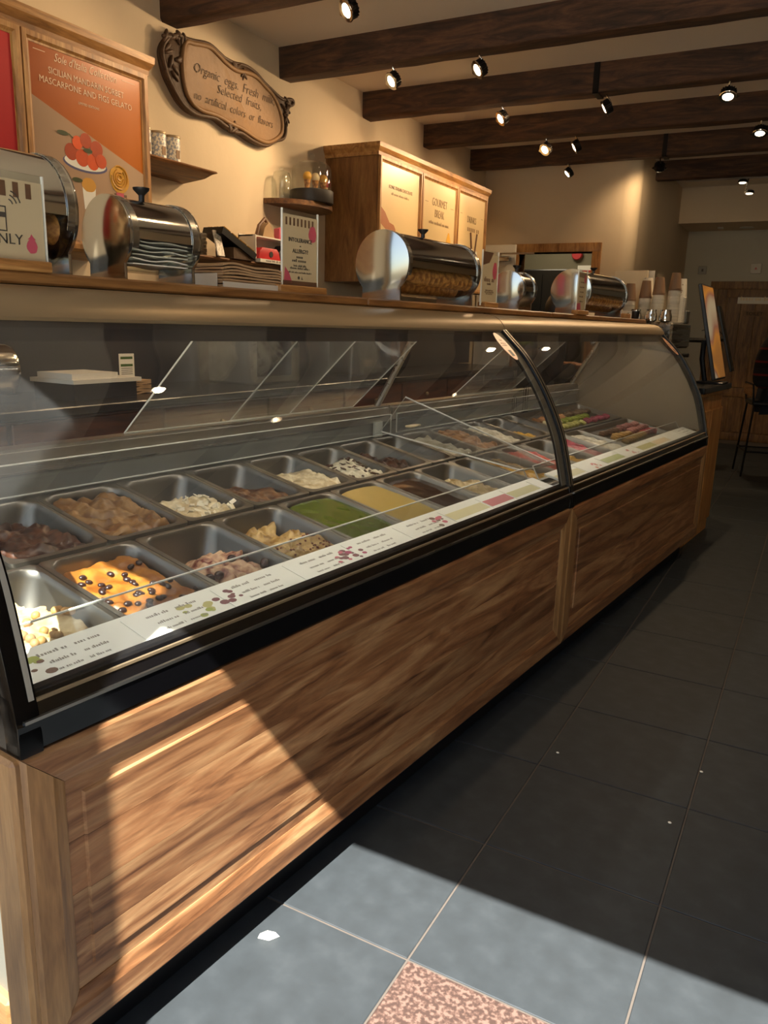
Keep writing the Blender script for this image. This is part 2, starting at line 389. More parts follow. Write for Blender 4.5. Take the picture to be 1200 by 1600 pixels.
# shopfront behind the camera: mullion, low head over the door, taller window on the counter side
HEAD_R, HEAD_L = 2.365, 2.63
JL, JR = -.138, -.056
wf = MB().box(-2.6, JL, YFR-.12, YFR, HEAD_L, CEIL).box(JR, 3.4, YFR-.12, YFR, HEAD_R, CEIL).box(-2.6, -2.25, YFR-.12, YFR, 0, HEAD_L)
wf.box(JL, JR, YFR-.12, YFR, 0, CEIL).box(-2.25, JL, YFR-.12, YFR, 0, .35).box(1.75, 3.4, YFR-.12, YFR, 0, HEAD_R)
struct('wall_front', wf, M_['plaster'])
w1 = struct('window_1', MB().box(-2.25, JL, YFR-.07, YFR-.06, .35, HEAD_L), M_['win'])
fr = MB()
for a in ((-2.25, -2.21, .35, HEAD_L), (JL-.012, JL, .35, HEAD_L), (-2.25, JL, .35, .39), (-2.25, JL, HEAD_L-.03, HEAD_L)):
    fr.box(a[0], a[1], YFR-.09, YFR-.04, a[2], a[3])
fr.build('window_frame', M_['satin'], w1)
struct('outside_pavement', MB().box(-14, 14, -16, YFR-.2, -.25, -.02), M_['pave'])
# kitchen behind the doorway
kb = MB().box(-3.2, XR-.12, 7.5, 7.6, 0, 2.5).box(-3.3, -3.2, YP+.1, 7.6, 0, 2.5).box(-3.3, XR-.1, YP+.15, 7.6, 2.45, 2.5).box(-3.3, -2.55, YP+.1, YP+.15, 0, 2.5)
struct('wall_kitchen', kb, plain('olive_paint', '#77705a', rough=.7))
# door frames
def frame_y(name, x0, x1, zt, w, y0, y1, mat):
    f = MB().box(x0-w, x0, y0, y1, 0, zt).box(x1, x1+w, y0, y1, 0, zt).box(x0-w, x1+w, y0, y1, zt, zt+w)
    return struct(name, f, mat, bevel=.004)
frame_y('trim_1', DX0, DX1, DZ, .075, YP-.03, YP+.16, M_['oakz'])
d1 = struct('door_1', MB().box(-2.385, -2.03, 5.985, 6.02, .02, 1.95), M_['white'])
MB().cbox(-2.24, -2.07, 5.945, 5.985, 1.80, 1.845, .006).build('door_closer', M_['alu'], d1)
MB().box(-2.16, -1.84, 5.955, 5.97, 1.862, 1.876).box(-2.17, -2.15, 5.955, 5.985, 1.84, 1.876).build('closer_arm', M_['alu'], d1)
MB().lathe([(.004, 0), (.004, .04)], 8, (-2.06, 5.945, 1.0), 'y').lathe([(.018, 0), (.022, .01), (.014, .02)], 12, (-2.06, 5.93, 1.0), 'y').build('door_handle', M_['alu'], d1)
# toilet door
frame_y('trim_2', -.60, .22, 1.72, .085, YF-.045, YF, M_['doorz'])
d2 = struct('door_2', MB().box(-.60, .22, YF-.02, YF, .0, 1.72), M_['doorz'])
for x0 in (-.49, -.335, -.18, -.025):
    MB().cbox(x0, x0+.15, YF-.03, YF-.02, .62, 1.62, .003).build('door_plank', M_['doorz'], d2)
    MB().cbox(x0, x0+.15, YF-.03, YF-.02, .10, .50, .003).build('door_plank', M_['doorz'], d2)
MB().box(-.60, -.50, YF-.034, YF-.02, 0, 1.72).box(.13, .22, YF-.034, YF-.02, 0, 1.72).box(-.5, .13, YF-.034, YF-.02, .51, .61).box(-.5, .13, YF-.034, YF-.02, 1.63, 1.72).box(-.5, .13, YF-.034, YF-.02, 0, .09).build('door_rails', M_['doorz'], d2, bevel=.003)
MB().tube([(-.545, YF-.034, .93), (-.545, YF-.07, .93), (-.46, YF-.075, .93)], .008).build('door_handle', M_['iron'], d2)
struct('baseboard_far', MB().box(XR, -.69, YF-.02, YF, 0, .1).box(.31, 3.2, YF-.02, YF, 0, .1), M_['doorz'])

# ceiling beams
BY = [.98, 1.93, 2.87, 3.82, 4.76, 5.70, 6.72]
for k, y in enumerate(BY):
    x0 = WL if y < YP else XR
    lab = ['dark oak ceiling beam running out over the shop entrance', 'dark oak ceiling beam that meets the wall above the carved plaque', 'dark oak ceiling beam just past the carved plaque',
           'dark oak ceiling beam with one black iron strap, in front of the wall cabinet', 'dark oak ceiling beam above the middle of the wall cabinet',
           'dark oak ceiling beam with an iron strap, just before the doorway wall', 'short dark oak beam ending on the passage wall'][k]
    t_ = thing('ceiling_beam', lab, 'beam', (x0, y, 2.56))
    rnd = random.Random(k); L = 3.2-x0; n = 34
    loops = []
    for i in range(n+1):
        x = L*i/n; j = lambda a: rnd.uniform(-a, a)
        loops.append([(x, .004+j(.002), .012+j(.004)), (x, .012+j(.003), .002+j(.002)), (x, .113+j(.003), .002+j(.003)), (x, .123+j(.002), .012+j(.004)), (x, .125, .16), (x, .0, .16)])
    MB().loft(loops).build('timber', M_['beam'], t_, smooth=50)
    for sx in ({3: [1.56], 5: [1.63]}.get(k, [])):
        MB().box(sx, sx+.035, -.004, .0, -.006, .16).box(sx, sx+.035, -.004, .129, -.006, -.002).box(sx, sx+.035, .125, .129, -.006, .16).build('iron_strap', M_['iron'], t_)

# ================================================================ GELATO COUNTER
S0, S1, S2 = -.593, 1.398, 3.384
PROF = [(0, .616), (.004, .668), (.03, .779), (.062, .880), (.124, 1.0), (.197, 1.103), (.285, 1.187), (.318, 1.222), (.366, 1.248)]
def prof_t(z):
    for (a, za), (b, zb) in zip(PROF, PROF[1:]):
        if za <= z <= zb: return a+(b-a)*(z-za)/(zb-za)
    return PROF[0][0] if z < PROF[0][1] else PROF[-1][0]
def prof_curve(z0, z1, n=24):
    # smooth: Catmull-Rom over PROF, resampled by z
    P = [Vector(p) for p in PROF]; pts = []
    for i in range(len(P)-1):
        p0 = P[max(i-1, 0)]; p1 = P[i]; p2 = P[i+1]; p3 = P[min(i+2, len(P)-1)]
        for k in range(10):
            u = k/10; pts.append(.5*((2*p1)+(p2-p0)*u+(2*p0-5*p1+4*p2-p3)*u*u+(3*p1-p0-3*p2+p3)*u**3))
    pts.append(P[-1]); out = []
    for i in range(n+1):
        z = z0+(z1-z0)*i/n
        for a, b in zip(pts, pts[1:]):
            if a.y <= z <= b.y+1e-9: out.append((a.x+(b.x-a.x)*(z-a.y)/max(1e-9, b.y-a.y), z)); break
    return out
def curve_n(c, i):
    a = Vector(c[max(i-1, 0)]); b = Vector(c[min(i+1, len(c)-1)]); d = (b-a).normalized(); return (-d.y, d.x)   # points to the customer (-t)

def framed_front(root, L, wl, wr):
    """mitred walnut frame with four bevelled boards; x along, y=0 is the face plane, z absolute"""
    Z0, Z1, WB, WT = .12, .618, .072, .066; pr = .006
    def piece(nm, o0, o1, i0, i1, mat):
        # outer edge o0->o1, inner edge i0->i1, profile across
        prof = [(0, .03), (0, -.001), (.10, -pr), (.66, -pr), (.74, -pr+.003), (.86, -.002), (1., .003), (1., .03)]
        A = [(o0[0]+(i0[0]-o0[0])*u, y, o0[1]+(i0[1]-o0[1])*u) for u, y in prof]; B = [(o1[0]+(i1[0]-o1[0])*u, y, o1[1]+(i1[1]-o1[1])*u) for u, y in prof]
        MB().loft([A, B]).build(nm, mat, root, smooth=25)
    g = .0006
    piece('top_rail', (g, Z1), (L-g, Z1), (wl+g, Z1-WT), (L-wr-g, Z1-WT), M_['walx'])
    piece('bottom_rail', (g, Z0), (L-g, Z0), (wl+g, Z0+WB), (L-wr-g, Z0+WB), M_['walx'])
    piece('stile', (0, Z0+g), (0, Z1-g), (wl, Z0+WB+g), (wl, Z1-WT-g), M_['walz'])
    piece('stile', (L, Z0+g), (L, Z1-g), (L-wr, Z0+WB+g), (L-wr, Z1-WT-g), M_['walz'])
    # panel boards: flat border, then raised field
    x0, x1, z0, z1 = wl-.005, L-wr+.005, Z0+WB-.003, Z1-WT+.003
    zs = [z0, z0+.085, z0+.17, z0+.26, z1]; b = .032
    for k in range(4):
        a, c = zs[k], zs[k+1]; lo_, hi_ = (b if k == 0 else 0), (b if k == 3 else 0)
        m = MB(); e = .0003
        loops = [[(x0, .03, a+e), (x1, .03, a+e), (x1, .03, c-e), (x0, .03, c-e)],
                 [(x0, .0045, a+e), (x1, .0045, a+e), (x1, .0045, c-e), (x0, .0045, c-e)],
                 [(x0+b, .0045, a+e+lo_), (x1-b, .0045, a+e+lo_), (x1-b, .0045, c-e-hi_), (x0+b, .0045, c-e-hi_)],
                 [(x0+b+.003, .0005, a+e+(lo_+.003 if lo_ else 0)), (x1-b-.003, .0005, a+e+(lo_+.003 if lo_ else 0)), (x1-b-.003, .0005, c-e-(hi_+.003 if hi_ else 0)), (x0+b+.003, .0005, c-e-(hi_+.003 if hi_ else 0))]]
        m.loft(loops).build('panel_board', M_['walx'], root, smooth=20)

def pane(root, name, x0, x1, p0, p1, th=.005, edge=True):
    """flat acrylic pane between lower edge p0=(t,z) and upper edge p1"""
    d = Vector((0, p1[0]-p0[0], p1[1]-p0[1])); nrm = Vector((1, 0, 0)).cross(d).normalized()
    f = lambda u, v: ((x0+(x1-x0)*u, p0[0]+d.y*v, p0[1]+d.z*v), nrm)
    o = MB().sheet(f, 1, 1, th).build(name, M_['acryl'], root, smooth=0)
    if edge:
        r = .0022; e = MB()
        c = [(x0, *p0), (x1, *p0), (x1, *p1), (x0, *p1)]
        for a, b in zip(c, c[1:]+c[:1]): e.tube([a, b], r, 5)
        e.build('polished_edge', M_['acedge'], o)
    return o

def module(sa, sb, label, near, far, panes, wl, wr):
    L = sb-sa; root = cthing('display_case', label, 'display case', sa, 0, 0)
    framed_front(root, L, wl, wr)
    MB().box(.02 if near else 0, L-(.02 if far else 0), .07, .70, 0, .122).build('plinth', M_['satin'], root)
    MB().box(.002, L-.002, .03, .76, .122, .52).build('carcass', M_['case'], root)
    # black base rail under the glass with its bright line
    MB().prism([(.002, .6185), (-.004, .624), (-.004, .664), (.0, .672), (.012, .700), (.03, .702), (.03, .6185)], 0, L, 'x').build('base_rail', M_['black'], root, smooth=20)
    MB().box(.01, L-.01, -.006, .004, .6655, .6705).build('bright_line', M_['alu'], root)
    MB().box(.01, L-.01, .004, .016, .688, .6925).build('glass_channel', M_['bronze'], root)
    # curved front glass
    c = prof_curve(.69, 1.195, 28)
    g = lambda u, v: (( .006+(L-.012)*u, c[int(round(v*28))][0]+.004, c[int(round(v*28))][1]), (0,)+curve_n(c, int(round(v*28))))
    MB().sheet(g, 1, 28, .006).build('front_glass', M_['glass'], root, smooth=60)
    # curved end brackets
    cb = prof_curve(.618, 1.246, 34)
    def bracket(x0, x1, lines):
        lo = []
        for i, (t, z) in enumerate(cb):
            n_ = curve_n(cb, i); dp = .030 if z < 1.15 else .03
            lo.append([(x0, t+n_[0]*.006, z+n_[1]*.006), (x1, t+n_[0]*.006, z+n_[1]*.006), (x1, t-n_[0]*dp, z-n_[1]*dp), (x0, t-n_[0]*dp, z-n_[1]*dp)])
        br = MB().loft(lo).build('end_bracket', M_['trimblack'], root, smooth=50, bevel=.002)
        for (a, b, mt) in lines:
            li = []
            for i, (t, z) in enumerate(cb):
                if z < .69 or z > 1.2: continue
                n_ = curve_n(cb, i)
                li.append([(a, t+n_[0]*.0068, z+n_[1]*.0068), (b, t+n_[0]*.0068, z+n_[1]*.0068), (b, t+n_[0]*.004, z+n_[1]*.004), (a, t+n_[0]*.004, z+n_[1]*.004)])
            MB().loft(li).build('trim_line', mt, br, smooth=50)
    w = .034 if near else .02
    bracket(0, w, [(w-.012, w-.004, M_['grayband'])] if near else [(.006, .009, M_['bronze'])])
    w2 = .03 if far else .02
    bracket(L-w2, L, [(L-w2+.006, L-w2+.009, M_['bronze'])])
    # grey printed border inside the glass at the joint
    if not far:
        li = []
        for i, (t, z) in enumerate(c):
            n_ = curve_n(c, i); li.append([(L-.062, t-n_[0]*.002, z-n_[1]*.002), (L-.022, t-n_[0]*.002, z-n_[1]*.002), (L-.022, t-n_[0]*.004, z-n_[1]*.004), (L-.062, t-n_[0]*.004, z-n_[1]*.004)])
        MB().loft(li).build('glass_border', M_['borderg'], root, smooth=50)
    # champagne fascia and dark canopy
    fp = [(.290, 1.190), (.286, 1.196), (.292, 1.212), (.306, 1.228), (.325, 1.240), (.350, 1.2475), (.372, 1.2485), (.372, 1.238), (.350, 1.190)]
    MB().prism(fp, .003, L-.003, 'x').build('fascia', M_['bronze'], root, smooth=40)
    MB().prism([(.305, 1.157), (.305, 1.190), (.372, 1.238), (.372, 1.2495), (.62, 1.2495), (.62, 1.18), (.52, 1.168), (.325, 1.168), (.325, 1.157)], .004, L-.004, 'x').build('canopy', M_['satin'], root, smooth=20)
    MB().box(.12, L-.12, .335, .355, 1.164, 1.168).build('led_strip', M_['led'], root)
    # well, rails, rear wall
    MB().box(.01, L-.01, .03, .135, .52, .660).build('front_sill', M_['tray'], root)
    MB().prism([(.135, .655), (.149, .662), (.149, .652), (.14, .60), (.135, .60)], .01, L-.01, 'x').build('pan_rail', M_['tray'], root, smooth=10)
    MB().box(.01, L-.01, .431, .4465, .70, .7265).build('pan_rail', M_['tray'], root)
    MB().prism([(.722, .60), (.722, .778), (.75, .79), (.75, .60)], .01, L-.01, 'x').build('pan_rail', M_['tray'], root, smooth=10)
    MB().box(.006, L-.006, .75, .775, .50, .895).build('rear_panel', M_['case'], root)
    MB().box(.01, L-.01, .742, .75, .845, .895).build('rear_strip', M_['alu'], root)
    pane(root, 'rear_guard', .02, L-.02, (.728, .80), (.728, .872), .004)
    MB().box(.006, L-.006, .75, .80, .895, .903).build('rear_sill', M_['alu'], root)
    pane(root, 'front_guard', .04, L-.04, (.128, .672), (.165, .735), .004)
    for (a, b, off) in panes: pane(root, 'sliding_pane', a-sa, b-sa, (.785+off, .905), (.50+off, 1.168), .005)
    for x in ([.03] if near else [])+[L-.05]:
        MB().tube([(x, .775, .90), (x, .61, 1.18)], .012, 8).build('rear_post', M_['alu'], root)
    # white label shelf along the front, sloping to the customer
    MB().prism([(.034, .690), (.124, .712), (.124, .706), (.034, .684)], .05, L-.05, 'x').build('label_shelf', M_['card'], root, smooth=0)
    for a_ in ((.05, .055),):
        MB().prism([(.034, .684), (.040, .684), (.040, .66), (.034, .66)], .05, L-.05, 'x').build('label_shelf_lip', M_['alu'], root, smooth=0)
    # ends
    def endsheet(x0, x1, mat, nm):
        ce = prof_curve(.70, 1.19, 16); poly = [(t+.012, z) for t, z in ce]+[(.62, 1.18), (.775, .90), (.775, .70)]
        MB().prism(poly, x0, x1, 'x').build(nm, mat, root, smooth=0)
    if near:
        endsheet(.008, .014, M_['glass'], 'end_glass')
        MB().box(.0, .02, .03, .775, .618, .705).build('end_rail', M_['black'], root)
        # walnut end: frame and panel facing the entrance
        E = MB(); pr = -.012
        def ep(nm, y0, y1, z0, z1, xx, mat): MB().cbox(xx, .03, y0, y1, z0, z1, .006).build(nm, mat, root)
        ep('end_stile', .0, .068, .12, .616, pr, M_['walz']); ep('end_stile', .70, .768, .12, .616, pr, M_['walz'])
        ep('end_rail_wood', .069, .699, .55, .616, pr, M_['waly']); ep('end_rail_wood', .069, .699, .12, .19, pr, M_['waly'])
        for k in range(3): ep('end_board', .066, .70, .188+k*.121, .188+k*.121+.1195, .004, M_['waly'])
    if far:
        endsheet(L-.022, L-.008, M_['farpanel'], 'end_panel')
        MB().cbox(L-.03, L+.012, .0, .76, .12, .616, .006).build('end_panel_wood', M_['waly'], root)
    return root
M_['farpanel'] = plain('taupe_end_panel', '#8d7d66', rough=.4, var=.15, scale=5)  # opaque taupe put in place of the tan reflection in the glass
case1 = module(S0, S1, 'long glass-fronted gelato case with raised-panel wood front beside the entrance', True, False, [(.205, .856, 0), (.60, 1.226, .012)], .066, .058)
case2 = module(S1, S2, 'second glass-fronted gelato case, holding the trays of small sweets', False, True, [(1.95, 2.55, 0)], .088, .06)
# wooden ledge along the top of both cases
ledge = cthing('counter_ledge', 'narrow wooden ledge along the top of the gelato cases, carrying canisters', 'ledge', S0, .362, 1.2497)
n_ = 3.87/3
for k in range(3):
    MB().cbox(k*n_+.0004, (k+1)*n_-.0004, 0, .36, 0, .0215, .004).build('ledge_board', M_['ledgewood'], ledge)

# ---------------------------------------------------------------- gelato pans
ALPHA = math.atan(.2)
def rrect(w, l, r, z, n=5, y0=0.):
    pts = []
    for cx, cy, a0 in ((w/2-r, l-r, 0), (-w/2+r, l-r, PI/2), (-w/2+r, r, PI), (w/2-r, r, 1.5*PI)):
        for k in range(n+1):
            a = a0+PI/2*k/n; pts.append((cx+r*math.cos(a), y0+cy+r*math.sin(a), z))
    return pts
_tubs = {}
DEP = .092
def tub_mesh(w, l):
    k = (round(w, 3), round(l, 3))
    if k not in _tubs:
        f = .013
        def ins(d, z, r): return [(x, y+d, z) for x, y, z in rrect(w-2*d, l-2*d, r, z)]
        loops = [ins(.0, -.008, .012), ins(.0, 0., .012), ins(f-.003, .0012, .03), ins(f, -.002, .032), ins(f+.003, -.014, .032), ins(f+.016, -DEP+.012, .04), ins(f+.026, -DEP, .04),
                 ins(f+.024, -DEP-.004, .04), ins(f+.013, -DEP+.012, .04), ins(f-.001, -.012, .032)]
        _tubs[k] = MB().loft(loops[:7], cap='end').loft(loops[7:], cap='start').mesh('tub', M_['panst'], 40)
    return _tubs[k]
def squircle(u, v, w, l):
    k = .20
    return (w/2*u*math.sqrt(1-k*v*v*u*u*u*u), l/2+l/2*v*math.sqrt(1-k*u*u*v*v*v*v))
def gel_height(kind, x, y, w, l, sd, hi, lo, amp):
    q = y/l; X = x/w
    n1 = noise.noise(Vector((x*26+sd*3.1, y*26, sd))); n2 = noise.noise(Vector((x*70+sd, y*70, sd*2.))); n3 = noise.noise(Vector((x*11, y*11+sd, sd*1.7)))
    sm = lambda a, b, t: (lambda c: c*c*(3-2*c))(min(1, max(0, (t-a)/(b-a))))
    if kind == 'flat': return hi+.0006*n1
    n4 = noise.noise(Vector((x*45+n1*1.5, y*45+n3*1.5, sd*.7))); fold = 1-abs(n4)*2.2
    if kind == 'full':
        sw = math.sin((X*7+q*4+n3*2.6)*3.0+sd)*.5+.5
        return hi+amp*(.5*n1+.5*n3)+amp*.5*sw+.25*amp*n2+amp*.22*fold
    if kind == 'near':
        k = 1-sm(.50, 1.0, q+.18*n3)
        return lo+(hi-lo)*k+amp*k*(.8*n1+.5*n2+.5*abs(n3)+.22*fold)
    if kind == 'slope':
        k = 1-sm(.0, 1.0, q+.15*n3); return lo+(hi-lo)*k+amp*(.7*n1+.4*n2+.4*math.sin(q*14+X*5+n3*3)+.22*fold)
    if kind == 'heap':
        d = math.hypot(X*1.2, q-.45); k = 1-sm(.1, .55, d+.1*n3); return lo+(hi-lo)*k+amp*(n1+.6*n2)
    return lo
def gelato(name, kind, w, l, sd, mat, parent, hi=-.02, lo=-.1, amp=.012, nu=34, nv=42, fn=None):
    fl = kind == 'flat'; wi, li = (w-.031, l-.031) if fl else (w-.042, l-.042); top = []
    for j in range(nv+1):
        for i in range(nu+1):
            u, v = -1+2*i/nu, -1+2*j/nv; x, y = squircle(u, v, wi, li); y += .0155 if fl else .021
            z = gel_height(kind, x, y, w, l, sd, hi, lo, amp); ed = max(abs(u), abs(v))
            if ed > .9 and kind != 'flat': z -= .010*(ed-.9)/.1
            sk = 1-max(0, (-.02-z))*.17/.092*2/wi*.5
            top.append((x*sk, y, max(z, -DEP-.003)))
    W = nu+1; m = MB(); fs = [(j*W+i, j*W+i+1, (j+1)*W+i+1, (j+1)*W+i) for j in range(nv) for i in range(nu)]
    bd = [i for i in range(W)]+[j*W+nu for j in range(1, nv+1)]+[nv*W+i for i in range(nu-1, -1, -1)]+[j*W for j in range(nv-1, 0, -1)]
    low = [(top[i][0]*.96, l/2+(top[i][1]-l/2)*.97, max(-DEP-.003, min(top[i][2]-.02, -.03))) for i in bd]
    k = len(top); fs += [(bd[b], bd[a], k+a, k+b) for a, b in [(i, (i+1) % len(bd)) for i in range(len(bd))]]
    m.add(top+low, fs); return m.build(name, mat, parent, smooth=70)
def gmat(name, a, b, c=None, scale=28, rough=.42, lo=.4, hi=.62): return two(name, a, b, scale=scale, rough=rough, detail=4, lo=lo, hi=hi, c3=c, dist=.6, bump=.15)
bean_me = MB().ball((0, 0, 0), (.0085, .0062, .0045), 10, 6).mesh('coffee_bean', plain('bean', '#2a1714', rough=.3), 60)
nut_me = MB().ball((0, 0, .002), (.0085, .0085, .0075), 8, 6).mesh('hazelnut', plain('nut', '#b48a52', rough=.55, var=.2, scale=90), 60)
cherry_me = MB().ball((0, 0, .002), (.011, .011, .009), 10, 7).mesh('cherry', plain('cherry', '#2c0a10', rough=.15), 60)
crumb_me = MB().ball((0, 0, 0), (.004, .003, .0025), 5, 4).mesh('crumb', plain('crumb', '#6e2414', rough=.7), 0)
shard_me = MB().box(-.010, .010, -.004, .004, -.001, .001).mesh('chocolate_shard', plain('shard', '#3a1d10', rough=.4), 0)
wshard_me = MB().box(-.009, .009, -.005, .005, -.001, .001).mesh('white_flake', plain('flake', '#e6dcc0', rough=.5), 0)
def sprinkle(parent, me, name, n, kind, w, l, sd, hi, lo, amp, yr=(.1, .9), seed=1, flat=.35, xr=(-.38, .38), dz=.003, minz=-.075):
    r = random.Random(seed); placed = 0; tries = 0
    while placed < n and tries < n*12:
        tries += 1; x = r.uniform(*xr)*w; y = r.uniform(*yr)*l; z = gel_height(kind, x, y, w, l, sd, hi, lo, amp)
        if z < minz: continue
        link(name, me, parent, (x, y, z+dz), (r.uniform(-flat, flat), r.uniform(-flat, flat), r.uniform(0, PI))); placed += 1
def pan(row, s, w, label, kind=None, mat=None, hi=-.02, lo=-.1, amp=.012, sd=0., gname='gelato'):
    t0, l = ((.150, .2875), (.447, .280))[row]
    p = cthing('gelato_pan', label, 'pan', s+w/2, t0, .64+.2*t0+.0085, 'gelato pans in the display cases', tilt=ALPHA)
    link('tub', tub_mesh(w-.002, l), p)
    if kind: gelato(gname, kind, w, l, sd, mat, p, hi, lo, amp)
    return p, w, l
FP = lambda k: -.5115+.2265*k
g = {}
g['hazel'] = gmat('g_hazelnut', '#b89c6e', '#e2cfa2'); g['coffee'] = gmat('g_coffee', '#80480f', '#a8702a', scale=18)
g['cherry'] = gmat('g_cherry', '#6b1e20', '#d9b792', '#b98d70', scale=34, lo=.36, hi=.6); g['cinn'] = gmat('g_cinnamon', '#9b7536', '#cfae6c')
g['pist'] = plain('g_pistachio', '#4d5e12', rough=.14, var=.08, scale=25); g['cust'] = plain('g_custard', '#b69c56', rough=.16, var=.06, scale=25)
g['dark'] = plain('g_dark_chocolate', '#2a160d', rough=.10, var=.1, scale=20); g['pale'] = gmat('g_pale', '#a78d5c', '#d8c494')
g['mango'] = gmat('g_mango', '#b3811c', '#e3b238'); g['straw'] = gmat('g_strawberry', '#a31d18', '#e05238'); g['rasp'] = gmat('g_raspberry', '#8e2234', '#c4455a')
g['white'] = gmat('g_white', '#b8ad92', '#ded6bf'); g['choc'] = gmat('g_chocolate', '#2a140c', '#5c3824', '#47291a', scale=22)
g['mocha'] = gmat('g_mocha', '#6a4626', '#9c764a', '#815d34', scale=20); g['brown'] = gmat('g_brown', '#4f2f1c', '#8a6240'); g['cream'] = gmat('g_cream', '#c2ac82', '#eadcb8')
g['strac'] = gmat('g_stracciatella', '#c9bfa2', '#ece4cb'); g['caram'] = gmat('g_caramel', '#8a5a2c', '#c28a50', scale=24)
pA = (-.018, -.1, .010, 1.3)
P0 = pan(0, FP(0)+.005, .221, 'steel pan of creamy gelato topped with whole hazelnuts, by the end glass', 'slope', g['hazel'], -.012, -.06, .012, 1.3)
sprinkle(P0[0], nut_me, 'hazelnut', 30, 'slope', .221, .2875, 1.3, -.012, -.06, .012, (.1, .62), 4, dz=.004)
P1 = pan(0, FP(1), .2265, 'steel pan of caramel coffee gelato scattered with dark coffee beans', 'full', g['coffee'], -.022, -.1, .013, 2.2)
sprinkle(P1[0], bean_me, 'coffee_bean', 38, 'full', .2265, .2875, 2.2, -.022, -.1, .013, (.12, .80), 9, dz=.003)
P2 = pan(0, FP(2), .2265, 'almost empty steel pan with a little cherry-rippled cream gelato', 'near', g['cherry'], -.030, -.1, .020, 3.4)
sprinkle(P2[0], cherry_me, 'cherry', 9, 'near', .2265, .2875, 3.4, -.030, -.1, .020, (.08, .5), 3, dz=.003)
P3 = pan(0, FP(3), .2265, 'steel pan of ragged tan gelato dusted with red-brown crumbs', 'slope', g['cinn'], -.012, -.045, .024, 4.1)
sprinkle(P3[0], crumb_me, 'crumb', 60, 'slope', .2265, .2875, 4.1, -.012, -.045, .024, (.1, .5), 5, dz=.001)
pan(0, FP(4), .2265, 'steel pan brimming with smooth green pistachio cream', 'flat', g['pist'], -.007, sd=5)
pan(0, FP(5), .2265, 'steel pan brimming with smooth pale custard cream', 'flat', g['cust'], -.006, sd=6)
pan(0, FP(6), .2265, 'steel pan of glossy liquid dark chocolate', 'flat', g['dark'], -.013, sd=7)
pan(0, FP(7), .2265, 'scraped steel pan with a pale gelato heap at its front', 'near', g['pale'], -.018, -.1, .020, 8.3)
pan(0, FP(8), .152, 'narrow steel pan nearly emptied, just beside the yellow mango pan', 'near', g['pale'], -.05, -.1, .015, 9.1)
pan(0, 1.4535, .226, 'steel pan of chunky yellow mango gelato seen past the glass joint', 'full', g['mango'], -.024, -.1, .018, 10.4)
pan(0, 1.680, .226, 'steel pan of bright red strawberry gelato', 'full', g['straw'], -.016, -.1, .016, 11.4)
pan(0, 1.9065, .226, 'steel pan of yellow gelato between the red and the pink ones', 'slope', g['mango'], -.014, -.06, .018, 12.4)
pan(0, 2.133, .222, 'steel pan of deep pink raspberry gelato', 'full', g['rasp'], -.022, -.1, .016, 13.4)
pan(0, 2.3555, .222, 'steel pan of white gelato beside the lower sweets tray', 'full', g['white'], -.016, -.1, .014, 14.4)
BP = lambda k: -.327+.2225*k
pan(1, BP(0), .2225, 'steel pan of dark chocolate ripple gelato in the rear row', 'slope', g['choc'], -.010, -.045, .018, 21.)
pan(1, BP(1), .2225, 'steel pan heaped with mocha brown gelato in the rear row', 'full', g['mocha'], -.014, -.1, .022, 22.4)
B2 = pan(1, BP(2), .2225, 'half-empty steel pan of white gelato under coconut flakes', 'near', g['cream'], -.022, -.1, .016, 23.7)
sprinkle(B2[0], wshard_me, 'coconut_flake', 50, 'near', .2225, .28, 23.7, -.022, -.1, .016, (.06, .7), 8, flat=.9, dz=.004)
pan(1, BP(3), .2225, 'steel pan with a scooped-out brown gelato mound at the front', 'near', g['brown'], -.026, -.1, .014, 24.8)
pan(1, BP(4), .2225, 'half-empty steel pan of smooth cream-coloured gelato', 'near', g['cream'], -.016, -.1, .014, 25.1)
B5 = pan(1, BP(5), .2225, 'steel pan of white gelato with dark chocolate shards', 'near', g['strac'], -.012, -.1, .014, 26.6)
sprinkle(B5[0], shard_me, 'chocolate_shard', 36, 'near', .2225, .28, 26.6, -.012, -.1, .014, (.06, .7), 6, flat=.4, dz=.003)
pan(1, BP(6), .2225, 'scraped steel pan with a last lump of dark chocolate gelato', 'near', g['choc'], -.030, -.1, .022, 27.2)
pan(1, BP(7), .170, 'narrow emptied steel pan with brown traces in the rear row', 'near', g['brown'], -.065, -.1, .008, 28.3)
pan(1, 1.402, .220, 'steel pan of off-white gelato under the raised clear lid', 'full', g['white'], -.020, -.1, .016, 29.3)
pan(1, 1.624, .220, 'steel pan of caramel gelato under the raised clear lid', 'full', g['caram'], -.014, -.1, .018, 30.3)
pan(1, 1.846, .220, 'steel pan of white gelato next to the caramel one', 'full', g['white'], -.018, -.1, .014, 31.3)
pan(1, 2.068, .220, 'deep steel pan with some yellow gelato left at the front', 'near', g['mango'], -.030, -.1, .016, 32.3)
pan(1, 2.290, .150, 'narrow empty steel pan beside the upper sweets tray')

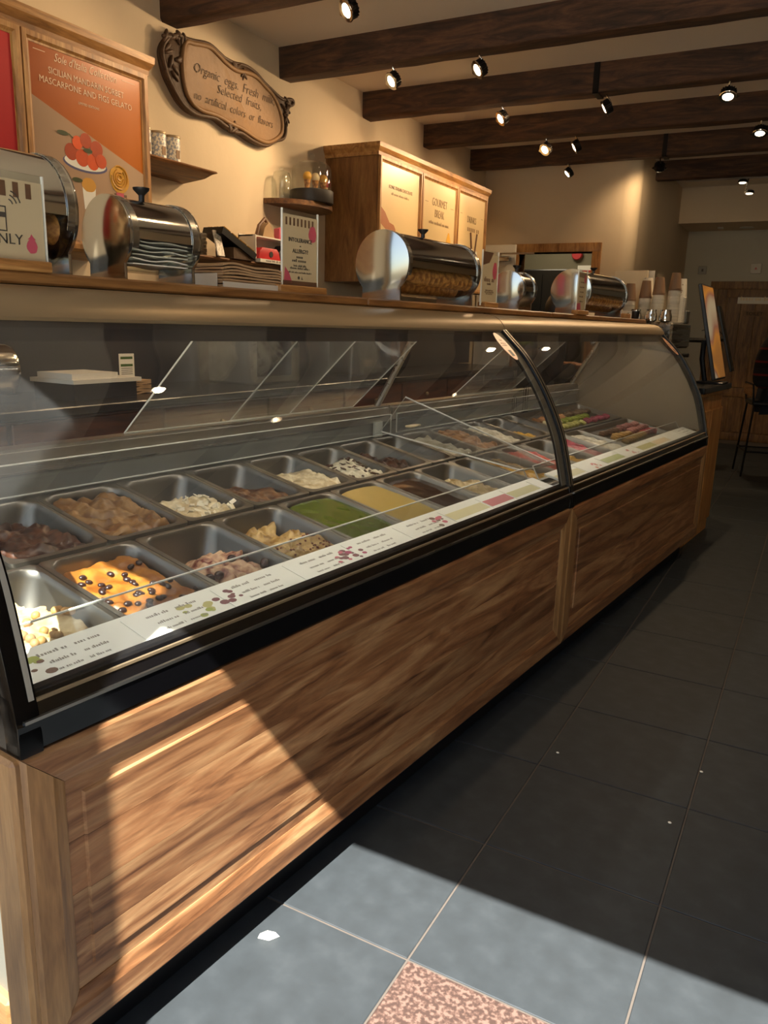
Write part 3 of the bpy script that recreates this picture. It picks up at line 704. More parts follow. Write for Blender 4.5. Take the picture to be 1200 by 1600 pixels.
# ---------------------------------------------------------------- trays of small sweets in the second case
def tray(s0, s1, row, label):
    t0, l = ((.150, .2875), (.447, .280))[row]; w = s1-s0
    p = cthing('sweets_tray', label, 'tray', (s0+s1)/2, t0, .64+.2*t0+.0085, 'sweets trays', tilt=ALPHA)
    d = .022
    lo = [rrect(w, l, .012, -.008), rrect(w, l, .012, .0), [(x, y+.012, z) for x, y, z in rrect(w-.024, l-.024, .02, 0)], [(x, y+.02, z) for x, y, z in rrect(w-.04, l-.04, .02, -d)], [(x, y+.018, z-.002) for x, y, z in rrect(w-.036, l-.036, .02, -d)]]
    MB().loft(lo[:-1], cap='end').build('tray_body', M_['panst'], p)
    return p
tray(2.445, 3.30, 1, 'wide steel tray behind, with rows of pale and green macarons')
tray(2.582, 3.30, 0, 'wide steel tray at the front, with rows of tan and pink sweets')
def mac_mesh(name, col, r, h):
    pr = [(r*.55, -h), (r*.9, -h*.75), (r, -h*.4), (r*.97, -h*.22), (r*.86, -h*.18), (r*.86, h*.18), (r*.97, h*.22), (r, h*.4), (r*.9, h*.75), (r*.55, h)]
    return MB().lathe(pr, 14).mesh(name, plain('m_'+name+col, col, rough=.6, var=.12, scale=60, rnd=.22), 50)
def sweets(row, sA, n, pitch, yv, col, nm, label, group, r=.021, h=.0085, lean=.45, zoff=-.004):
    t0 = (.150, .447)[row]; me = mac_mesh(nm, col, r, h)
    B = Matrix.Translation(cp(0, t0, .64+.2*t0+.0085)) @ Matrix.Rotation(PHI, 4, 'Z') @ Matrix.Rotation(ALPHA, 4, 'X')
    for k in range(n):
        o = link(nm, me); tag(o, label, 'sweet', group)
        o.matrix_world = B @ trm(sA+k*pitch+random.uniform(-.004, .004), yv+random.uniform(-.007, .007), -.022+r*.92+zoff) @ rotm('Y', lean+random.uniform(-.12, .12)) @ rotm('X', random.uniform(-.1, .1))
sweets(1, 2.50, 8, .046, .060, '#b9b46a', 'macaron', 'pale green macaron at the front of the rear tray', 'pale green macarons')
sweets(1, 2.50, 4, .048, .115, '#d8caa0', 'macaron', 'cream macaron in the rear sweets tray', 'cream macarons', r=.024)
sweets(1, 2.68, 9, .046, .115, '#8f9a35', 'macaron', 'olive green macaron in the rear sweets tray', 'olive green macarons')
sweets(1, 2.50, 8, .046, .170, '#c08a5a', 'macaron', 'tan macaron in the rear sweets tray', 'tan macarons')
sweets(1, 2.90, 8, .046, .062, '#b4566a', 'macaron', 'pink macaron in the rear sweets tray', 'pink macarons')
sweets(1, 2.84, 9, .046, .172, '#7a6248', 'macaron', 'brown macaron in the rear sweets tray', 'brown macarons')
sweets(0, 2.71, 8, .044, .085, '#c09a4e', 'shell_biscuit', 'golden tan shell sweet in the front tray', 'golden tan sweets', r=.020, h=.012)
sweets(0, 2.69, 6, .044, .140, '#b08a48', 'shell_biscuit', 'darker tan shell sweet in the front tray', 'darker tan sweets', r=.020, h=.012)
sweets(0, 2.70, 6, .044, .205, '#6a4a30', 'praline', 'brown praline at the back of the front tray', 'brown pralines', r=.017, h=.012, lean=.4)
sweets(0, 2.98, 7, .044, .205, '#a8726a', 'praline', 'dusky pink praline in the front tray', 'dusky pink pralines', r=.019, h=.016, lean=.5)
sweets(0, 2.98, 7, .044, .155, '#a06a62', 'praline', 'rose brown praline in the front tray', 'rose brown pralines', r=.019, h=.016, lean=.5)
sweets(0, 3.05, 5, .044, .100, '#a3303c', 'berry_sweet', 'red sweet at the front corner of the front tray', 'red sweets', r=.018, h=.015, lean=.5)

# raised clear lid over the rear pans at the joint
lid = cthing('pan_lid', 'clear acrylic pan lid propped up at an angle across the pans', 'lid', 1.30, .735, .7995)
A = Vector((.02, .0, .012)); Bq = Vector((.186, .0, .131)); Cq = Vector((.425, -.535, -.10)); Dq = Vector((.12, -.535, -.082))
quad = lambda u, v: (A.lerp(Bq, u).lerp(Dq.lerp(Cq, u), v), (Bq-A).cross(Dq-A).normalized())
lp = MB().sheet(quad, 4, 6, .004).build('lid_sheet', M_['acryl'], lid, smooth=60)
MB().tube([A, Bq, Cq, Dq], .003, 6, ring=True).build('lid_edge', M_['acedge'], lid)
MB().cbox(-.02, .03, -.004, .008, -.008, .05, .002).build('lid_hinge', M_['acedge'], lid)
MB().cbox(.07, .15, -.10, -.075, .03, .038, .003).build('lid_handle', M_['cream'], lid)

for k, (sx, hh, ww) in enumerate(((2.62, .13, .032), (2.49, .085, .022))):
    p = cthing('wire_stand', ['tall looped wire stand behind the sweets trays', 'low looped wire stand behind the sweets trays'][k], 'stand', sx, .737, .791)
    for d_ in (-.012, .012): MB().tube([(d_-ww*math.cos(a)*.5 if 0 else -ww/2*math.cos(a), d_*.4, hh*(1-.25)+hh*.25*math.sin(a)) for a in [0]] and [(-ww/2, d_*.4, 0)]+[(-ww/2*math.cos(PI*i/8), d_*.4, hh*.75+hh*.25*math.sin(PI*i/8)) for i in range(9)]+[(ww/2, d_*.4, 0)], .0016, 6).build('wire_loop', M_['iron'], p)
    MB().cbox(-ww*.8, ww*.8, -.008, .008, -.001, .003, .001).build('stand_foot', M_['iron'], p)
# ---------------------------------------------------------------- flavour cards on the label shelf
rc = random.Random(5)
def card(s, w, label, colour=None, pic=None, lines=(), tint=None, hgt=.078):
    p = cthing('flavour_card', label, 'label', s, .0375, .6909, 'flavour cards', tilt=math.atan2(.022, .09))
    MB().cbox(0, w, 0, hgt, .0003, .0015, .0003).build('card', tint or M_['card'], p, smooth=0)
    if colour: MB().box(w*.02, w*.98, hgt*.25, hgt*.72, .0015, .0018).build('colour_band', colour, p, smooth=0)
    if pic:
        m1, m2, u = pic; r = random.Random(int(s*1000)+7); a = MB(); b = MB()
        for k in range(9):
            x, y, q = w*u+r.uniform(-.03, .03), hgt*.5+r.uniform(-.022, .022), r.uniform(.005, .011)
            (a if k % 2 else b).add(*(lambda L: (L, [tuple(range(len(L)))]))([(x+q*math.cos(2*PI*i/9), y+q*.7*math.sin(2*PI*i/9), .0017+k*.00003) for i in range(9)]))
        a.build('picture', m1, p, smooth=0); b.build('picture', m2, p, smooth=0)
    for k, (tx, u, v, sz) in enumerate(lines): scribble(trm(w*u, hgt*v, .0017), tx*w, sz, M_['printgrey'], p, int(s*977)+k)
M_['printgrey'] = plain('print_grey', '#8e8a7c', rough=.5)
LN = [(.26, .34, .80, .008), (.26, .66, .80, .008), (.24, .36, .50, .007), (.24, .66, .50, .007), (.22, .36, .24, .006), (.20, .62, .24, .006)]
cw = .232; lab = ['flavour card with green and brown leaf print, at the near end of the strip', 'flavour card with pale green leaf print below the coffee gelato', 'flavour card with dark red bean print', 'flavour card with red berry print',
                  'flavour card with magenta ribbon print', 'flavour card with a small brown cone print', 'flavour card with a pale yellow band and amber corner', 'flavour card with a bold red band', 'flavour card with a pale olive band', 'plain white flavour card at the glass joint']
M_['olivep'] = plain('olive_print', '#b9b46a', rough=.4); M_['yelp'] = plain('yellow_print', '#d6cf96', rough=.4); M_['lgreen'] = plain('leaf_print', '#9aa63c', rough=.4); M_['maroon'] = plain('maroon_print', '#6a1f26', rough=.4); M_['mag'] = plain('magenta_print', '#a51a55', rough=.4)
specs = [(None, (M_['lgreen'], M_['brownp'], .08)), (None, (M_['lgreen'], M_['olivep'], .70)), (None, (M_['maroon'], M_['maroon'], .05)), (None, (M_['maroon'], M_['pinkp'], .78)), (None, (M_['mag'], M_['maroon'], .03)),
         (None, (M_['brownp'], M_['pinkp'], .8)), (M_['yelp'], None), (M_['red'], None), (M_['olivep'], None), (None, None)]
ws = [.20, .20, .20, .20, .21, .22, .22, .16, .20, .0]
s = S0+.055
for k, (cb_, pc) in enumerate(specs[:9]):
    card(s, ws[k]-.004, lab[k], cb_, pc, LN if not cb_ else []); s += ws[k]
card(s, S1-.055-s, lab[9], None, None, [])
s = S1+.055
for k, (c_, l_) in enumerate([('yelp', 'flavour card with a pale yellow band past the joint'), (None, 'white flavour card with small red print in the second case'), ('lgreen', 'flavour card with a leaf green band in the second case'), (None, 'white flavour card with amber print before the green one'),
                              ('olivep', 'flavour card with an olive band in the second case'), ('cream', 'flavour card with a cream band near the far end'), (None, 'plain white flavour card at the far end'), (None, 'white flavour card with faint grey print at the far corner')]):
    card(s, .228, l_, M_[c_] if c_ else None, (M_['pinkp'], M_['orange'], .6) if k in (1, 3) else None, LN if k == 7 else []); s += .2335

# ---------------------------------------------------------------- stickers
def sticker(s, zc, label, w=.030, h=.062):
    c = prof_curve(.7, 1.24, 60); i = min(range(len(c)), key=lambda k: abs(c[k][1]-zc)); n_ = curve_n(c, i); d = (-n_[1], n_[0]) if n_[0] < 0 else (n_[1], -n_[0])
    p = cthing('oval_sticker', label, 'sticker', s, 0, 0)
    up = Vector((0, c[i+1][0]-c[i-1][0], c[i+1][1]-c[i-1][1])).normalized(); nn = Vector((0, n_[0], n_[1])); o = Vector((0, c[i][0], c[i][1]))+nn*.0016+Vector((0, .004, 0)) if False else Vector((0, c[i][0]+.004, c[i][1]))+nn*.0045
    m = MB(); lo = []
    for off in (0, .001): lo.append([o+Vector((w*math.cos(a), 0, 0))+up*(h*math.sin(a))+nn*off for a in [2*PI*k/32 for k in range(32)]])
    m.loft(lo).build('sticker_face', M_['stick'], p, smooth=0)
    M = Matrix(((1, up.x, nn.x, o.x), (0, up.y, nn.y, o.y), (0, up.z, nn.z, o.z), (0, 0, 0, 1))) @ trm(0, 0, .0012)
    for q, (yy, ww) in enumerate(((.026, .018), (.012, .040), (.003, .042))): scribble(M @ trm(0, yy, 0), ww, .006, M_['brownp'], p, q)
    MB().box(-.010, .010, -.045, -.018, 0, .0002).tf(M).build('print_block', M_['greyp'], p, smooth=0)
M_['stick'] = plain('sticker_pink', '#c99a7c', rough=.35)
sticker(1.305, 1.145, 'pinkish oval sticker high on the near glass by the joint')
sticker(3.30, 1.13, 'pinkish oval sticker high on the far end of the glass')

# ================================================================ THINGS ON THE LEDGE
LZ = 1.2712
def cone_mesh():
    pr = [(.006, 0), (.026, .105), (.028, .108), (.025, .108), (.006, .006)]
    return MB().lathe(pr, 14, axis='x').mesh('wafer_cone', M_['waffle'], 40)
CONE = cone_mesh()
def canister(s0, s1, r, tc, label, content, where=''):
    L = s1-s0; p = cthing('cone_canister', label, 'canister', s0, tc, LZ, 'steel canisters on the ledge'); zc = r+.010
    def plate(x0, x1):
        pts = []
        a0 = math.asin(min(.95, .62)); fw = r*.72
        n2 = 40; st = -PI/2+math.asin(fw/r*.98); en = 1.5*PI-math.asin(fw/r*.98)
        for k in range(n2+1):
            a = st+(en-st)*k/n2; pts.append((r*math.cos(a), zc+r*math.sin(a)))
        pts += [(-fw, .0), (fw, .0)]
        MB().prism(pts, x0, x1, 'x').build('end_plate', M_['steel'], p, smooth=30, bevel=.0015)
    plate(0, .007); plate(L-.007, L)
    # roll lid: upper part of the cylinder, lighter rim bands, knob
    def shell(a0, a1, R, x0, x1, th, mat, nm, k=28):
        f = lambda u, v: ((x0+(x1-x0)*u, R*math.cos(a0+(a1-a0)*v), zc+R*math.sin(a0+(a1-a0)*v)), (0, math.cos(a0+(a1-a0)*v), math.sin(a0+(a1-a0)*v)))
        return MB().sheet(f, 1, k, th).build(nm, mat, p, smooth=50)
    R = r-.004
    shell(-.10, PI+.10, R, .012, L-.012, .002, M_['steel'], 'roll_lid')     # from the back over the top to the front
    shell(PI+.06, 2*PI-.06, R-.005, .007, L-.007, .003, M_['win'], 'clear_body')
    for x in (.007, L-.022): shell(-.2, PI+.35, r-.001, x, x+.015, .002, M_['steelb'], 'rim_band')
    MB().lathe([(.006, r+zc-.006), (.006, r+zc+.008), (.016, r+zc+.018), (.017, r+zc+.022), (.002, r+zc+.022)], 14, (L*.48, -.006, 0)).build('lid_knob', M_['satin'], p)
    base = Matrix.Translation(cp(s0, tc, LZ)) @ Matrix.Rotation(PHI, 4, 'Z')
    if content == 'cones':
        q = r-.04; pos = [(-.052*r/.096, -.030), (.0, -.052), (.05*r/.096, -.030), (-.03, .012), (.03, .012)]
        m = int((L-.13)/.030)
        for (y, z) in pos:
            for k in range(m+1):
                o = link('wafer_cone', CONE); tag(o, 'wafer cone nested in a row '+where, 'cone', 'wafer cones '+where)
                o.matrix_world = base @ trm(.012+k*.030, y, zc+z*r/.096) @ rotm('X', random.uniform(0, 6))
    elif content == 'paper':
        for k in range(7):
            a = -1.1+k*.30; ph = k*1.7
            f = lambda u, v, k=k, ph=ph: ((.02+(L-.04)*u, -r*.72+r*1.35*v, zc-r*.70+k*r*.115+.0022*math.sin(u*9+ph)*math.sin(v*5+ph)), (0, 0, 1))
            o = MB().sheet(f, 10, 8, .002).build('paper_sheath', M_['paper'])
            tag(o, 'folded white paper sheath inside the knobbed canister by the poster', 'paper', 'paper sheaths in the canister'); o.matrix_world = base
    return p
canister(-.56, -.172, .104, .498, 'steel canister of cones behind the card payment sign', 'cones', 'inside the canister behind the card payment sign')
canister(-.076, .105, .076, .45, 'short steel canister of white papers next to the napkins', 'paper')
canister(.886, 1.335, .096, .452, 'long steel canister of wafer cones in front of the wall cabinet', 'cones', 'inside the long canister by the wall cabinet')
canister(1.778, 1.905, .070, .47, 'smallest steel canister, in front of the open white door', None)
canister(2.42, 2.955, .096, .465, 'long steel canister of wafer cones in front of the doorway', 'cones', 'inside the long canister by the doorway')

def sign(s, t, w, h, label, group=None, base=None, thick=.004, turn=0.):
    p = cthing('acrylic_sign', label, 'sign', s, t, LZ, None, turn=turn)
    bw = base or w+.045
    MB().cbox(-bw/2, bw/2, -.016, .016, 0, .018, .002).build('wooden_foot', M_['oakx'], p)
    MB().box(-w/2, w/2, -thick/2, thick/2, .006, h).build('acrylic_plate', M_['win'], p, smooth=0)
    MB().box(-w/2+.003, w/2-.003, -.0008, .0008, .014, h-.012).build('printed_sheet', M_['signpaper'], p, smooth=0)
    for x in (-w/2, w/2): MB().box(x-.0012, x+.0012, -thick/2-.0004, thick/2+.0004, .006, h).build('plate_edge', M_['acedge'], p, smooth=0)
    return p
def stripes(p, w, z0, z1, n, mat, fr=.45, y=-.0011, x0=None, x1=None):
    m = MB(); x0 = -w/2+.012 if x0 is None else x0; x1 = w/2-.010 if x1 is None else x1; d = (x1-x0)/n
    for k in range(n): m.box(x0+k*d, x0+k*d+d*fr, y-.0003, y, z0, z1)
    m.build('striped_awning', mat, p, smooth=0)
def blob(p, nm, pts, mat, y=-.0012, th=.0003, at=(0, 0)):
    MB().prism([(x+at[0], z+at[1]) for x, z in pts], y-th, y, 'y').build(nm, mat, p, smooth=0)
def ell(cx, cz, a, b, n=18, w=0.): return [(cx+a*math.cos(2*PI*k/n)*(1+w*math.sin(5*k)), cz+b*math.sin(2*PI*k/n)*(1+w*math.cos(4*k))) for k in range(n)]
FT = lambda x, z, y=-.0014: WY(x, y, z)
# card payment sign
p = sign(-.380, .376, .25, .158, 'clear card-payment sign with stripes and ONLY lettering', base=.25)
stripes(p, .25, .118, .142, 10, M_['brownp'])
text('ONLY', .024, FT(.082, .050), M_['greyp'], p, align='RIGHT')
cr_ = MB()
for a in ((-.03, .055, .062, .064), (-.03, .055, .100, .102), (-.03, -.028, .062, .102), (.053, .055, .062, .102)): cr_.box(a[0], a[1], -.0016, -.0012, a[2], a[3])
cr_.box(-.03, .055, -.0016, -.0012, .084, .092).build('card_symbol', M_['greyp'], p, smooth=0)
for k, r in enumerate((.010, .017, .024)):
    MB().tube([(.058+r*math.cos(a), -.0012, .104+r*math.sin(a)) for a in [-.5+1.0*i/8+.75 for i in range(9)]], .0011, 5).build('signal_arc', M_['greyp'], p)
blob(p, 'raspberry_print', ell(.098, .042, .010, .012, 16, .06), M_['pinkp']); blob(p, 'raspberry_print', [(.09, .053), (.095, .057), (.098, .062), (.101, .057), (.106, .053)], M_['pinkp'])
# allergy sign
p = sign(.472, .415, .136, .197, 'tall clear sign asking about intolerance or allergy', base=.182)
stripes(p, .136, .160, .178, 8, M_['brownp'])
blob(p, 'raspberry_print', ell(.047, .146, .015, .02, 16, .08), M_['pinkp'])
blob(p, 'raspberry_print', [(-.062, .024), (-.03, .024), (-.044, .05), (-.058, .062)], M_['pinkp'])
blob(p, 'brown_strip', [(-.065, .0185), (.065, .0185), (.065, .030), (-.065, .030)], M_['brownp'])
text('INTOLERANCE', .0135, FT(0, .127), M_['greyp'], p, off=.0002); text('or', .006, FT(0, .114), M_['greyp'], p); text('ALLERGY?', .0135, FT(0, .101), M_['greyp'], p, off=.0002)
for k, (z, ww, sz) in enumerate(((.087, .030, .0075), (.078, .062, .0075), (.066, .052, .0055), (.060, .078, .0055), (.050, .090, .0042))): scribble(FT(0, z), ww, sz, M_['greyp'], p, 50+k)
blob(p, 'round_mark', ell(-.006, .038, .004, .004), M_['greyp']); blob(p, 'round_mark', [(.004, .034), (.006, .042), (.008, .036), (.012, .034)], M_['greyp'])
# two narrow signs
p = sign(1.455, .385, .12, .19, 'narrow clear sign with pink fruit print beside the long canister', base=.10)
blob(p, 'fruit_print', ell(.035, .125, .016, .03, 16, .1), M_['pinkp']); blob(p, 'shade_print', [(-.055, .185), (.02, .185), (-.01, .15), (-.055, .14)], M_['brownp'])
for k, (z, ww, sz) in enumerate(((.092, .085, .017), (.079, .04, .010), (.058, .06, .005), (.052, .07, .005), (.046, .05, .005))): scribble(FT(0, z), ww, sz, M_['brownp'], p, 60+k)
p = sign(2.315, .372, .105, .188, 'narrow clear menu sign in front of the far long canister', base=.13)
stripes(p, .105, .155, .175, 6, M_['brownp']); blob(p, 'raspberry_print', ell(.03, .15, .012, .018, 16, .1), M_['pinkp'])
for k, z in enumerate((.135, .115, .095, .075, .055)): scribble(FT(0, z), .045+.01*(k % 2), .008, M_['brownp'], p, 70+k)
blob(p, 'red_base', [(-.05, .018), (.0, .018), (-.01, .05), (-.05, .045)], M_['pinkp'])
# napkin stack in a steel holder
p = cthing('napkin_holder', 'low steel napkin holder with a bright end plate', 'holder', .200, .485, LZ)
MB().box(0, .22, -.075, .075, 0, .003).box(0, .003, -.055, .055, 0, .032).box(0, .22, -.078, -.075, 0, .014).box(0, .22, .075, .078, 0, .03).build('holder_tray', M_['white'], p, smooth=0)  # plain white imitates the bright outdoors mirrored in the steel end plate
for k in range(8):
    z0 = .006+k*.0062
    f = lambda u, v, z0=z0, k=k: ((.006+.235*u, -.070+.14*v, z0+.012*max(0, .45-u)*math.sin(min(1, u*4)*PI/2)*k/4+.0007*math.sin(u*11+k)+.0006*math.sin(v*7+k*2)-(.028*max(0, u-.8)*5*u if u > .8 and k < 8 else 0)*(.25+.06*k)), (0, 0, 1))
    o = MB().sheet(f, 18, 6, .0045).build('napkin', M_['kraft']); tag(o, 'brown paper napkin in the steel holder on the ledge', 'napkin', 'napkins in the holder')
    o.location = cp(.200, .485, LZ); o.rotation_euler = (0, 0, PHI)
# leaflets and small holders at the far end of the ledge
p = cthing('leaflet_stand', 'white leaflet standing behind the far canister', 'leaflet', 3.08, .60, LZ)
MB().box(-.055, .055, -.004, .004, 0, .20).build('leaflet', M_['paper'], p); MB().box(-.055, .055, -.03, .03, 0, .006).build('foot', M_['oakx'], p)
for k, z in enumerate((.168, .158, .138)): scribble(FT(0, z, -.0046), .07-.02*(k == 1), .008, M_['brownp'], p, 80+k)
blob(p, 'photo_print', [(-.03, .06), (.03, .06), (.03, .085), (-.03, .085)], M_['ink'], y=-.0042)
p = cthing('card_box', 'small white card box at the far end of the ledge', 'box', 3.06, .40, LZ)
MB().box(0, .075, 0, .05, 0, .022).box(0, .075, .047, .05, .022, .045).box(0, .003, 0, .05, .022, .04).box(.072, .075, 0, .05, .022, .04).build('box_body', M_['white'], p)
MB().box(.006, .069, .012, .038, .022, .030).build('cards', M_['ink'], p)
tag(MB().cbox(0, .05, -.02, .02, 0, .024, .002).build('wood_block', M_['oakx'], loc=cp(2.99, .395, LZ), rot=(0, 0, PHI)), 'small pale wooden block on the ledge before the card box', 'block')
tag(MB().lathe([(.012, 0), (.018, 0), (.026, .042), (.024, .042), (.016, .004)], 16).build('steel_tumbler', M_['satin'], loc=cp(3.225, .41, LZ)), 'dark steel tumbler at the very end of the ledge', 'cup')

# ================================================================ WALL CABINETS, SHELVES, PLAQUE
XF = -2.02
def cornice(p, y0, y1, z, depth, side0=True, side1=True):
    pr = [(0, 0), (.012, 0), (.014, .02), (.03, .045), (.032, .07), (0, .07)]
    for nm in ('cornice',):
        m = MB(); a = y0-(.032 if side0 else 0); b = y1+(.032 if side1 else 0)
        lo = []
        for (o, h) in pr: lo.append([(-depth, y0-(o if side0 else 0), z+h), (o, y0-(o if side0 else 0), z+h), (o, y1+(o if side1 else 0), z+h), (-depth, y1+(o if side1 else 0), z+h)])
        m.loft(lo[:-1]).build(nm, M_['oaky'], p, smooth=20)
def poster_door(p, y0, y1, z0, z1, printmat, fw=.032):
    f = MB()
    lo = []
    for d, x in ((0, 0), (0, .02), (fw*.55, .02), (fw*.8, .012), (fw, .010), (fw, 0)):
        lo.append([(x, y0+d, z0+d), (x, y1-d, z0+d), (x, y1-d, z1-d), (x, y0+d, z1-d)])
    d_ = f.loft(lo, ring=True).build('poster_frame', M_['oakz'], p, smooth=25)
    MB().box(0, .008, y0+fw*.9, y1-fw*.9, z0+fw*.9, z1-fw*.9).build('poster', printmat, d_, smooth=0)
    return d_
def wall_poly(p, nm, pts, mat, x=.0084, th=.0004): return MB().prism(pts, x, x+th, 'x').build(nm, mat, p, smooth=0)
def grad(name, c0, c1, axis=2, lo=0., hi=1., c2=None, rough=.3):
    m, t, b = new_mat(name); setp(b, rough=rough); tc = N(t, 'ShaderNodeTexCoord'); sp = N(t, 'ShaderNodeSeparateXYZ'); t.links.new(tc.outputs['Object'], sp.inputs[0])
    mr = N(t, 'ShaderNodeMapRange'); mr.inputs[1].default_value = lo; mr.inputs[2].default_value = hi; t.links.new(sp.outputs[axis], mr.inputs[0])
    nz = N(t, 'ShaderNodeTexNoise'); nz.inputs['Scale'].default_value = 3; mp = N(t, 'ShaderNodeMath', operation='MULTIPLY_ADD'); mp.inputs[1].default_value = .35; t.links.new(tc.outputs['Object'], nz.inputs['Vector'])
    t.links.new(nz.outputs[0], mp.inputs[0]); ad = N(t, 'ShaderNodeMath', operation='SUBTRACT'); ad.inputs[1].default_value = .17
    t.links.new(mr.outputs[0], mp.inputs[2]); t.links.new(mp.outputs[0], ad.inputs[0])
    cr = N(t, 'ShaderNodeValToRGB'); e = cr.color_ramp.elements; e[0].color = H(c0); e[1].color = H(c1)
    if c2: x = e.new(.5); x.color = H(c2)
    t.links.new(ad.outputs[0], cr.inputs[0]); t.links.new(cr.outputs[0], b.inputs['Base Color']); return m
# near poster cabinet (origin at its front plane, y=0 .. )
p = thing('poster_cabinet', 'wall cabinet fronted by the orange fruit poster and a red poster', 'cabinet', (XF, 0, 0))
MB().box(-.38, 0, -.30, 1.43, 1.44, 2.16).build('cabinet_body', M_['oaky'], p)
cornice(p, -.30, 1.43, 2.155, .38)
M_['poster_o'] = grad('orange_poster', '#a04c0c', '#c87222', 1, .85, 1.45, '#b86016'); M_['poster_s'] = grad('sand_poster', '#a08268', '#cbaf92', 1, .8, 1.5, '#b69679')
M_['poster_r'] = grad('red_poster', '#a8242a', '#c93b3c', 2, 1.6, 2.1)
dn = poster_door(p, .845, 1.428, 1.45, 2.155, M_['poster_o'])
poster_door(p, .255, .838, 1.45, 2.155, M_['poster_r'])
wall_poly(dn, 'pale_wedge', [(.876, 1.48), (1.397, 1.48), (1.397, 1.775), (.876, 1.955)], M_['poster_s'])
wall_poly(dn, 'pale_wedge', [(1.30, 1.48), (1.397, 1.48), (1.397, 1.62), (1.36, 1.66)], M_['cream'], .0088)
M_['prt'] = plain('poster_type', '#e9c5a0', rough=.4)
text('Sole d\'Italia Collection', .040, WX(.0092, 1.125, 2.098), M_['prt'], dn, shear=.35, sx=.8)
text('SICILIAN MANDARIN SORBET', .031, WX(.0092, 1.13, 2.050), M_['prt'], dn, sx=.86); text('MASCARPONE AND FIGS GELATO', .031, WX(.0092, 1.13, 2.014), M_['prt'], dn, sx=.92); text('LIMITED EDITIONS', .012, WX(.0092, 1.13, 1.972), M_['prt'], dn)
for a, b in ((.895, .945), (1.30, 1.37)): wall_poly(dn, 'rule_line', [(a, 2.104), (b, 2.104), (b, 2.106), (a, 2.106)], M_['prt'], .0088)
# print: bowl of mandarins, tub and cone
wall_poly(dn, 'bowl_print', [(1.10+.105*math.cos(a), 1.762+.030*math.sin(a)) for a in [2*PI*k/24 for k in range(24)]], plain('bowl_blue', '#56557a', rough=.4), .0088)
wall_poly(dn, 'bowl_print', [(1.10+.098*math.cos(a), 1.766+.026*math.sin(a)) for a in [2*PI*k/24 for k in range(24)]], M_['paper'], .0092)
M_['mand'] = plain('mandarin_print', '#c8480e', rough=.4, var=.2, scale=30, rnd=.35)
for k, (y, z, r) in enumerate(((1.035, 1.795, .030), (1.085, 1.782, .031), (1.135, 1.775, .029), (1.065, 1.832, .024), (1.105, 1.846, .027), (1.155, 1.825, .030), (1.175, 1.785, .026))):
    wall_poly(dn, 'mandarin_print', ell(y, z, r, r, 16), M_['mand'], .0094+k*.0002)
M_['leafp'] = plain('leaf_dark_print', '#3a4420', rough=.4)
for pts in (ell(1.0, 1.853, .026, .008), ell(1.112, 1.812, .022, .008), ell(1.055, 1.70, .024, .008), [(1.025, 1.853), (1.045, 1.842), (1.047, 1.845), (1.027, 1.857)]): wall_poly(dn, 'leaf_print', pts, M_['leafp'], .011)
wall_poly(dn, 'tub_print', [(1.085, 1.60), (1.135, 1.60), (1.142, 1.68), (1.078, 1.68)], M_['paper'], .0092); wall_poly(dn, 'scoop_print', ell(1.11, 1.69, .034, .026, 16, .03), M_['mango'] if 'mango' in M_ else plain('scoop_print', '#d39a3e', rough=.4), .0096)
M_['scoop'] = plain('scoop_yellow', '#d9a23c', rough=.4, var=.25, scale=30)
wall_poly(dn, 'cone_print', [(1.235, 1.68), (1.30, 1.68), (1.30, 1.60), (1.25, 1.55)], M_['brownp'], .0092); wall_poly(dn, 'cone_print', [(1.245, 1.70), (1.285, 1.70), (1.28, 1.56), (1.255, 1.56)], M_['pinkp'], .0096)
wall_poly(dn, 'scoop_print', ell(1.265, 1.735, .050, .052, 20, .04), M_['scoop'], .010)
for k in range(4): MB().tube([(.0108, 1.265+(.010+.010*k)*math.cos(a), 1.74+(.010+.011*k)*math.sin(a)) for a in [k+5.2*i/14 for i in range(15)]], .003, 5).build('petal_print', M_['mand'] if k == 9 else plain('petal', '#c58a26', rough=.5), dn)

M_['printtan'] = plain('print_tan', '#8d6f4c', rough=.5)
